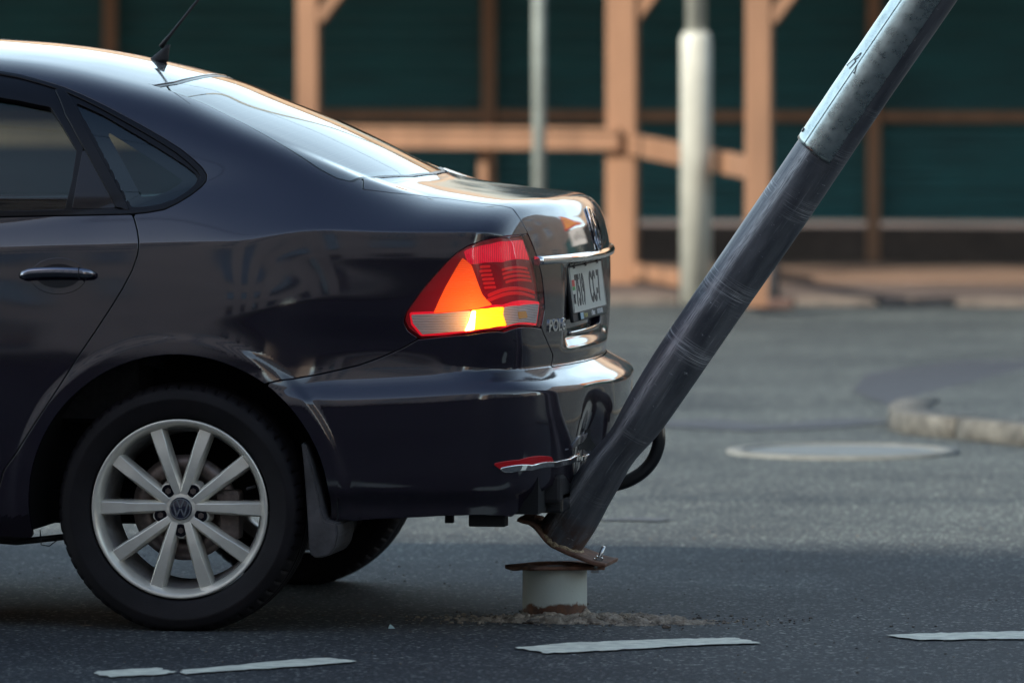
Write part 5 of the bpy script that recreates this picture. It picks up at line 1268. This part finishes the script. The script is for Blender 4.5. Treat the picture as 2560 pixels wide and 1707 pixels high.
# high-voltage warning triangle scratched on the cover
vw = v_at_row(205)
bm = bmesh.new()
def seg(p0, p1, w=.0022):
    P0, n0, _ = on_post(vw+p0[1], 222+p0[0]/.071*57.3, .0062); P1, n1, _ = on_post(vw+p1[1], 222+p1[0]/.071*57.3, .0062)
    a = Vector(P0); b2 = Vector(P1); nn = Vector((n0+n1)).normalized(); d = (b2-a).normalized(); s2 = d.cross(nn); M_ = Matrix((s2, nn, d)).transposed(); box(bm, (a+b2)/2, (w, .0006, (b2-a).length+w*.6), rot=M_)
for p0, p1 in (((-.022, 0), (.022, -.002)), ((.022, -.002), (.002, .052)), ((.002, .052), (-.022, 0)), ((.004, .040), (-.004, .022)), ((-.004, .022), (.004, .020)), ((.004, .020), (-.002, .006))): seg(p0, p1)
obj_bm('warning_symbol', bm, INK, post)
# thin scratches across the cover
bm = bmesh.new()
q, n, t = on_post(v_at_row(10), 300, .0)
obj_bm('cover_slot', bm, DARK, post) if False else bm.free()
# torn, bent foot plate: S-shaped in profile
Z6b = zoomed(1200, 1250, 3.92)
prof_px = Z6b([(368, 188), (420, 212), (478, 224), (530, 262), (585, 330), (640, 400), (700, 450), (790, 490), (880, 528), (960, 556), (1040, 585), (1100, 610), (1160, 624), (1240, 636)])
pp = [at(x, y, y=-.40) for x, y in prof_px]
pp = resample([p_[[0, 2]] for p_ in pp], 44)
bm = bmesh.new(); rings = []
wy = .105
for i, (x, z) in enumerate(pp):
    f = i/43; ya = -.405+.012*math.sin(f*5); yb = ya+.205
    a = pp[max(i-1, 0)]; b_ = pp[min(i+1, 43)]; t = (b_-a)/np.linalg.norm(b_-a); n = np.array([-t[1], t[0]]); n = n if n[1] > 0 else -n; th = .0042
    ring = []
    m2 = 10
    def zz(k):   # the near and far edges curl differently
        yy = ya+(yb-ya)*k/m2; bend = .012*math.sin(math.pi*k/m2)*math.exp(-((f-.35)/.25)**2); return yy, bend
    for k in range(m2+1):
        yy, bd = zz(k); ring.append((x+n[0]*th, yy+(x-.83)*.0, z+n[1]*th+bd))
    for k in range(m2, -1, -1):
        yy, bd = zz(k); ring.append((x-n[0]*th, yy, z-n[1]*th+bd))
    rings.append([tuple(np.array(p_)-np.array(post.location)) for p_ in ring])
loft(bm, rings); fixn(bm); fp = obj_bm('foot_plate', bm, RUST, post)
# weld bead round the foot of the shaft
bm = bmesh.new(); t, u, w = ring_frame(i_base); bead_ = []
for k in range(60):
    an = 2*math.pi*k/60
    p_ = CP[i_base]+u*math.cos(an)*RP[0]+w*math.sin(an)*RP[0]
    # slide down the axis until the bent plate is met
    for s_ in np.linspace(.06, -.10, 60):
        q_ = p_+t*s_; zi = np.interp(q_[0], pp[:, 0], pp[:, 1])+.006
        if q_[2] < zi: break
    bead_.append(q_+RNG.normal(0, .0012, 3)-np.array(post.location))
bead_.append(bead_[0])
tube(bm, [tuple(b_) for b_ in bead_], [.0066+random.uniform(-.0016, .0025) for _ in bead_], 8, caps=False); obj_bm('weld_bead', bm, WELD, post, True)
# extend shaft down to the bead
bm = bmesh.new(); lo_ = bead_[:-1]; up_ = [CP[i_base+1]+u*math.cos(2*math.pi*k/60)*RP[1]+w*math.sin(2*math.pi*k/60)*RP[1]-np.array(post.location) for k in range(60)]
me = bpy.data.meshes.new('shaft_foot'); V = [tuple(p_) for p_ in lo_]+[tuple(p_) for p_ in up_]; Fc = [(k, (k+1) % 60, 60+(k+1) % 60, 60+k) for k in range(60)]; bm.free()
me.from_pydata(V, [], Fc); ul = me.uv_layers.new(name='UVMap')
for p in me.polygons:
    p.use_smooth = True
    for li, vi in zip(p.loop_indices, p.vertices):
        kk = vi % 60; kk = 60 if (kk == 0 and p.index == 59) else kk; ul.data[li].uv = (2*math.pi*kk/60*.068, 0. if vi < 60 else v[i_base+1])
bm = bmesh.new(); bm.from_mesh(me); fixn(bm); bm.to_mesh(me); bm.free(); link_mesh('shaft_foot', me, POST, post)
# the one bolt still through both plates
zb = Z6b([(1160, 590), (1215, 450)]); b0 = at(*zb[0], y=-.36); b1 = at(*zb[1], y=-.36)
bm = bmesh.new(); d_ = (b1-b0)/np.linalg.norm(b1-b0); tube(bm, [tuple(b0-d_*.022), tuple(b1)], .0048, 14); bmesh.ops.translate(bm, vec=-Vector(post.location), verts=bm.verts); bo = obj_bm('bolt', bm, SHINY, post, False)
for k, (s0, r_) in enumerate(((.002, .0095), )):
    bm = bmesh.new(); q_ = b0+d_*.006; bmesh.ops.create_cone(bm, cap_ends=True, segments=6, radius1=.0098, radius2=.0098, depth=.008, matrix=Matrix.Translation(q_-np.array(post.location)) @ Vector(d_).to_track_quat('Z', 'Y').to_matrix().to_4x4()); obj_bm('nut', bm, SHINY, post)
    bm = bmesh.new(); q_ = b0+d_*.0005; bmesh.ops.create_cone(bm, cap_ends=True, segments=20, radius1=.0125, radius2=.0125, depth=.0022, matrix=Matrix.Translation(q_-np.array(post.location)) @ Vector(d_).to_track_quat('Z', 'Y').to_matrix().to_4x4()); obj_bm('washer', bm, SHINY, post)

# stump
sx = 1386.9/K; sc_ = at(sx, 1500/K, y=-.30); SXY = (sc_[0], -.30)
r_st = .0795
stump = thing('post_stump', 'short pale grey pipe stump with a rusty square flange sticking out of the asphalt', 'post stump', (SXY[0], SXY[1], 0))
def stump_material():
    m, nt, b = nodes_of('stump_paint'); N = nt.nodes; L = nt.links
    tc = N.new('ShaderNodeTexCoord'); sp = N.new('ShaderNodeSeparateXYZ'); L.new(tc.outputs['Object'], sp.inputs[0])
    n = N.new('ShaderNodeTexNoise'); n.inputs['Scale'].default_value = 28; n.inputs['Detail'].default_value = 8; n.inputs['Roughness'].default_value = .72; L.new(tc.outputs['Object'], n.inputs[0])
    big = N.new('ShaderNodeTexNoise'); big.inputs['Scale'].default_value = 9; big.inputs['Detail'].default_value = 5; L.new(tc.outputs['Object'], big.inputs[0])
    def M(op, a, c):
        k = N.new('ShaderNodeMath'); k.operation = op
        for s_, x in ((0, a), (1, c)):
            if isinstance(x, (int, float)): k.inputs[s_].default_value = x
            else: L.new(x, k.inputs[s_])
        return k.outputs[0]
    def mr(src, a, c):
        k = N.new('ShaderNodeMapRange'); L.new(src, k.inputs[0]); k.inputs[1].default_value = a; k.inputs[2].default_value = c; return k.outputs[0]
    low = M('SUBTRACT', M('ADD', M('MULTIPLY', big.outputs[0], .05), M('MULTIPLY', n.outputs[0], .045)), sp.outputs[2])          # ragged rust line near the ground
    k1 = mr(low, .010, .016)
    top = M('ADD', sp.outputs[2], M('MULTIPLY', n.outputs[0], .03)); k2 = M('MULTIPLY', mr(top, .136, .143), mr(big.outputs[0], .40, .52))
    sp2 = mr(n.outputs[0], .685, .70)
    rust = M('MAXIMUM', M('MAXIMUM', k1, k2), sp2)
    r = N.new('ShaderNodeValToRGB'); L.new(big.outputs[0], r.inputs[0]); r.color_ramp.elements[0].color = (.34, .37, .33, 1); r.color_ramp.elements[1].color = (.48, .51, .46, 1)
    rr = N.new('ShaderNodeValToRGB'); L.new(n.outputs[0], rr.inputs[0]); rr.color_ramp.elements[0].position = .35; rr.color_ramp.elements[0].color = (.03, .014, .010, 1); rr.color_ramp.elements[1].position = .7; rr.color_ramp.elements[1].color = (.15, .055, .02, 1)
    mx_ = N.new('ShaderNodeMix'); mx_.data_type = 'RGBA'; L.new(rust, mx_.inputs[0]); L.new(r.outputs[0], mx_.inputs[6]); L.new(rr.outputs[0], mx_.inputs[7]); L.new(mx_.outputs[2], b.inputs['Base Color']); b.inputs['Roughness'].default_value = .55
    bp = N.new('ShaderNodeBump'); bp.inputs['Strength'].default_value = .5; bp.inputs['Distance'].default_value = .003; L.new(M('ADD', n.outputs[0], M('MULTIPLY', rust, -.5)), bp.inputs['Height']); L.new(bp.outputs[0], b.inputs['Normal'])
    return m
ztop = at(1400/K, 1422/K, y=-.38)[2]; print('flange z', ztop)
bm = bmesh.new(); rings = [[(r_st*math.cos(2*math.pi*k/64), r_st*math.sin(2*math.pi*k/64), z) for k in range(64)] for z in (-.03, .01, .04, .08, ztop-.004)]
loft(bm, rings, caps=False); inner_ = [[((r_st-.008)*math.cos(2*math.pi*k/64), (r_st-.008)*math.sin(2*math.pi*k/64), z) for k in range(64)] for z in (ztop-.004, -.03)]; loft(bm, inner_, caps=False); fixn(bm)
obj_bm('pipe', bm, stump_material(), stump)
bm = bmesh.new(); ph = R(29); hs = .098; n_ = 64
def sq(an):
    c_, s_ = math.cos(an-ph), math.sin(an-ph); k_ = max(abs(c_), abs(s_)); return hs/k_
outer = lambda z, dz: [(sq(2*math.pi*k/n_)*math.cos(2*math.pi*k/n_), sq(2*math.pi*k/n_)*math.sin(2*math.pi*k/n_), z+dz*math.cos(2*math.pi*k/n_-.4)-.010*max(0, -math.cos(2*math.pi*k/n_-.1))**3) for k in range(n_)]
inn = lambda z: [(.062*math.cos(2*math.pi*k/n_), .062*math.sin(2*math.pi*k/n_), z) for k in range(n_)]
loft(bm, [inn(ztop-.002), outer(ztop-.002, -.002), outer(ztop+.0065, -.002), inn(ztop+.0065), inn(ztop-.002)], caps=False); fixn(bm); obj_bm('flange', bm, RUST, stump)
bm = bmesh.new(); box(bm, (.105, -.03, ztop-.008), (.017, .017, .008)); obj_bm('bolt_head', bm, SHINY, stump)

# broken asphalt and sand round the stump
SAND = mat('grit_and_sand', (.12, .095, .07), .95, nscale=34, col2=(.46, .38, .29), bump=.9, bscale=160)
CRUMB = mat('asphalt_crumb', (.045, .042, .042), .9, nscale=40, col2=(.20, .165, .13), bump=.6, bscale=200)
from mathutils import noise as mn
bm = bmesh.new(); NX, NY = 150, 64; x0, x1, y0, y1 = -.22, .42, -.20, .12; vs = {}
for i in range(NX):
    for j in range(NY):
        x = x0+(x1-x0)*i/(NX-1); y = y0+(y1-y0)*j/(NY-1)
        e = 1-math.hypot((x-.09)/(.30), (y+.055)/.125); n1 = mn.noise(Vector((x*9, y*14, 3)))*.45; n2 = mn.noise(Vector((x*34, y*34, 7))); n3 = mn.noise(Vector((x*110, y*110, 1)))
        h = min(.5, max(0, e+n1*.9))*.030+n2*.013*max(0, min(1, e*3+.8))+n3*.005
        ring = math.exp(-((math.hypot(x, y)-r_st)/.02)**2)*.010*(.5+n2)
        hole = math.exp(-((x+.13)/.06)**2-((y-.005)/.03)**2)*.03
        vs[i, j] = bm.verts.new((x, y, h+ring-hole-.006+(.004 if e+n1 > .0 else -.004)))
for i in range(NX-1):
    for j in range(NY-1): bm.faces.new((vs[i, j], vs[i+1, j], vs[i+1, j+1], vs[i, j+1]))
o = obj_bm('rubble_mound', bm, SAND, None, True, (SXY[0], SXY[1], 0)); tag(o, 'sandy broken asphalt heaped round the foot of the stump', 'rubble', kind='stuff')
def crumbs(nm, lab, cnt, fx, m, smin, smax):
    bm = bmesh.new()
    for _ in range(cnt):
        x, y = fx(); s_ = random.uniform(smin, smax)*random.choice((1, 1, 1, 1.8)); 
        r_ = bmesh.ops.create_icosphere(bm, subdivisions=1 if s_ > .004 else 0+1, radius=s_)['verts'] if s_ > .003 else bmesh.ops.create_cube(bm, size=s_*1.3)['verts']
        for q in r_: q.co = Vector([c_*(1+random.uniform(-.28, .28)) for c_ in q.co])
        bmesh.ops.transform(bm, matrix=Matrix.Translation((x, y, s_*.35)) @ Matrix.Rotation(random.random()*6, 4, 'Z') @ Matrix.Diagonal((1.2, 1, .65, 1)), verts=r_)
    o = obj_bm(nm, bm, m); return tag(o, lab, 'grit', kind='stuff')
def near_stump():
    a = random.gauss(0, .17)+.06; b_ = random.gauss(-.055, .045); return SXY[0]+a, SXY[1]+b_
o = crumbs('sand_grit', 'pale grit scattered over the broken ground by the stump', 900, lambda: near_stump(), SAND, .0012, .0042)
for vtx in o.data.vertices:
    dx, dy = vtx.co.x-SXY[0], vtx.co.y-SXY[1]; e = 1-math.hypot((dx-.08)/.27, (dy+.045)/.105); vtx.co.z += max(0, min(.5, e))*.026
crumbs('asphalt_crumbs', 'dark asphalt crumbs strewn round the stump', 420, lambda: (SXY[0]+random.gauss(.05, .30), SXY[1]+random.gauss(-.03, .12)), CRUMB, .0012, .0035)
crumbs('road_grit', 'small loose stones lying about on the road by the car', 700, lambda: (random.uniform(-.8, 2.2), random.uniform(-2.2, 3)), CRUMB, .001, .0022)
# a few larger loose chunks, each its own thing
for k, (px, py, s_, lab) in enumerate(((1225, 1432, .011, 'largest asphalt chunk lying left in front of the stump'), (1292, 1430, .009, 'asphalt chunk touching the front foot of the stump'), (1530, 1442, .008, 'asphalt chunk at the right end of the rubble'))):
    q = at(px, py, z=0); bm = bmesh.new(); bmesh.ops.create_icosphere(bm, subdivisions=2, radius=s_)
    for v_ in bm.verts: v_.co *= 1+random.uniform(-.22, .22)
    bmesh.ops.transform(bm, matrix=Matrix.Diagonal((1.5, 1, .7, 1)), verts=bm.verts); tag(obj_bm('asphalt_chunk', bm, CRUMB, None, False, (q[0], q[1], s_*.5)), lab, 'asphalt chunk', 'loose asphalt chunks by the stump')
# glass-like shard on the road
q = at(900, 1443, z=0); bm = bmesh.new(); vs = [bm.verts.new(c_) for c_ in ((-.009, 0, 0), (.006, .004, 0), (.009, -.004, .001), (-.004, -.003, .011), (-.001, .004, .009), (-.008, .003, .006))]; bmesh.ops.convex_hull(bm, input=vs)
tag(obj_bm('shard', bm, mat('pale_cyan_shard', (.55, .75, .75), .15, emit=0), None, False, tuple(q)), 'tiny pale cyan plastic shard on the road between wheel and stump', 'shard')
q = at(198, 1437, z=0); bm = bmesh.new(); box(bm, (0, 0, .002), (.03, .012, .003), rot=Matrix.Rotation(.3, 3, 'Z'), bevel=.001); box(bm, (-.002, 0, .006), (.004, .004, .010), bevel=.001)
tag(obj_bm('debris_scrap', bm, CRUMB, None, False, tuple(q)), 'small dark scrap lying in front of the rear wheel', 'debris')
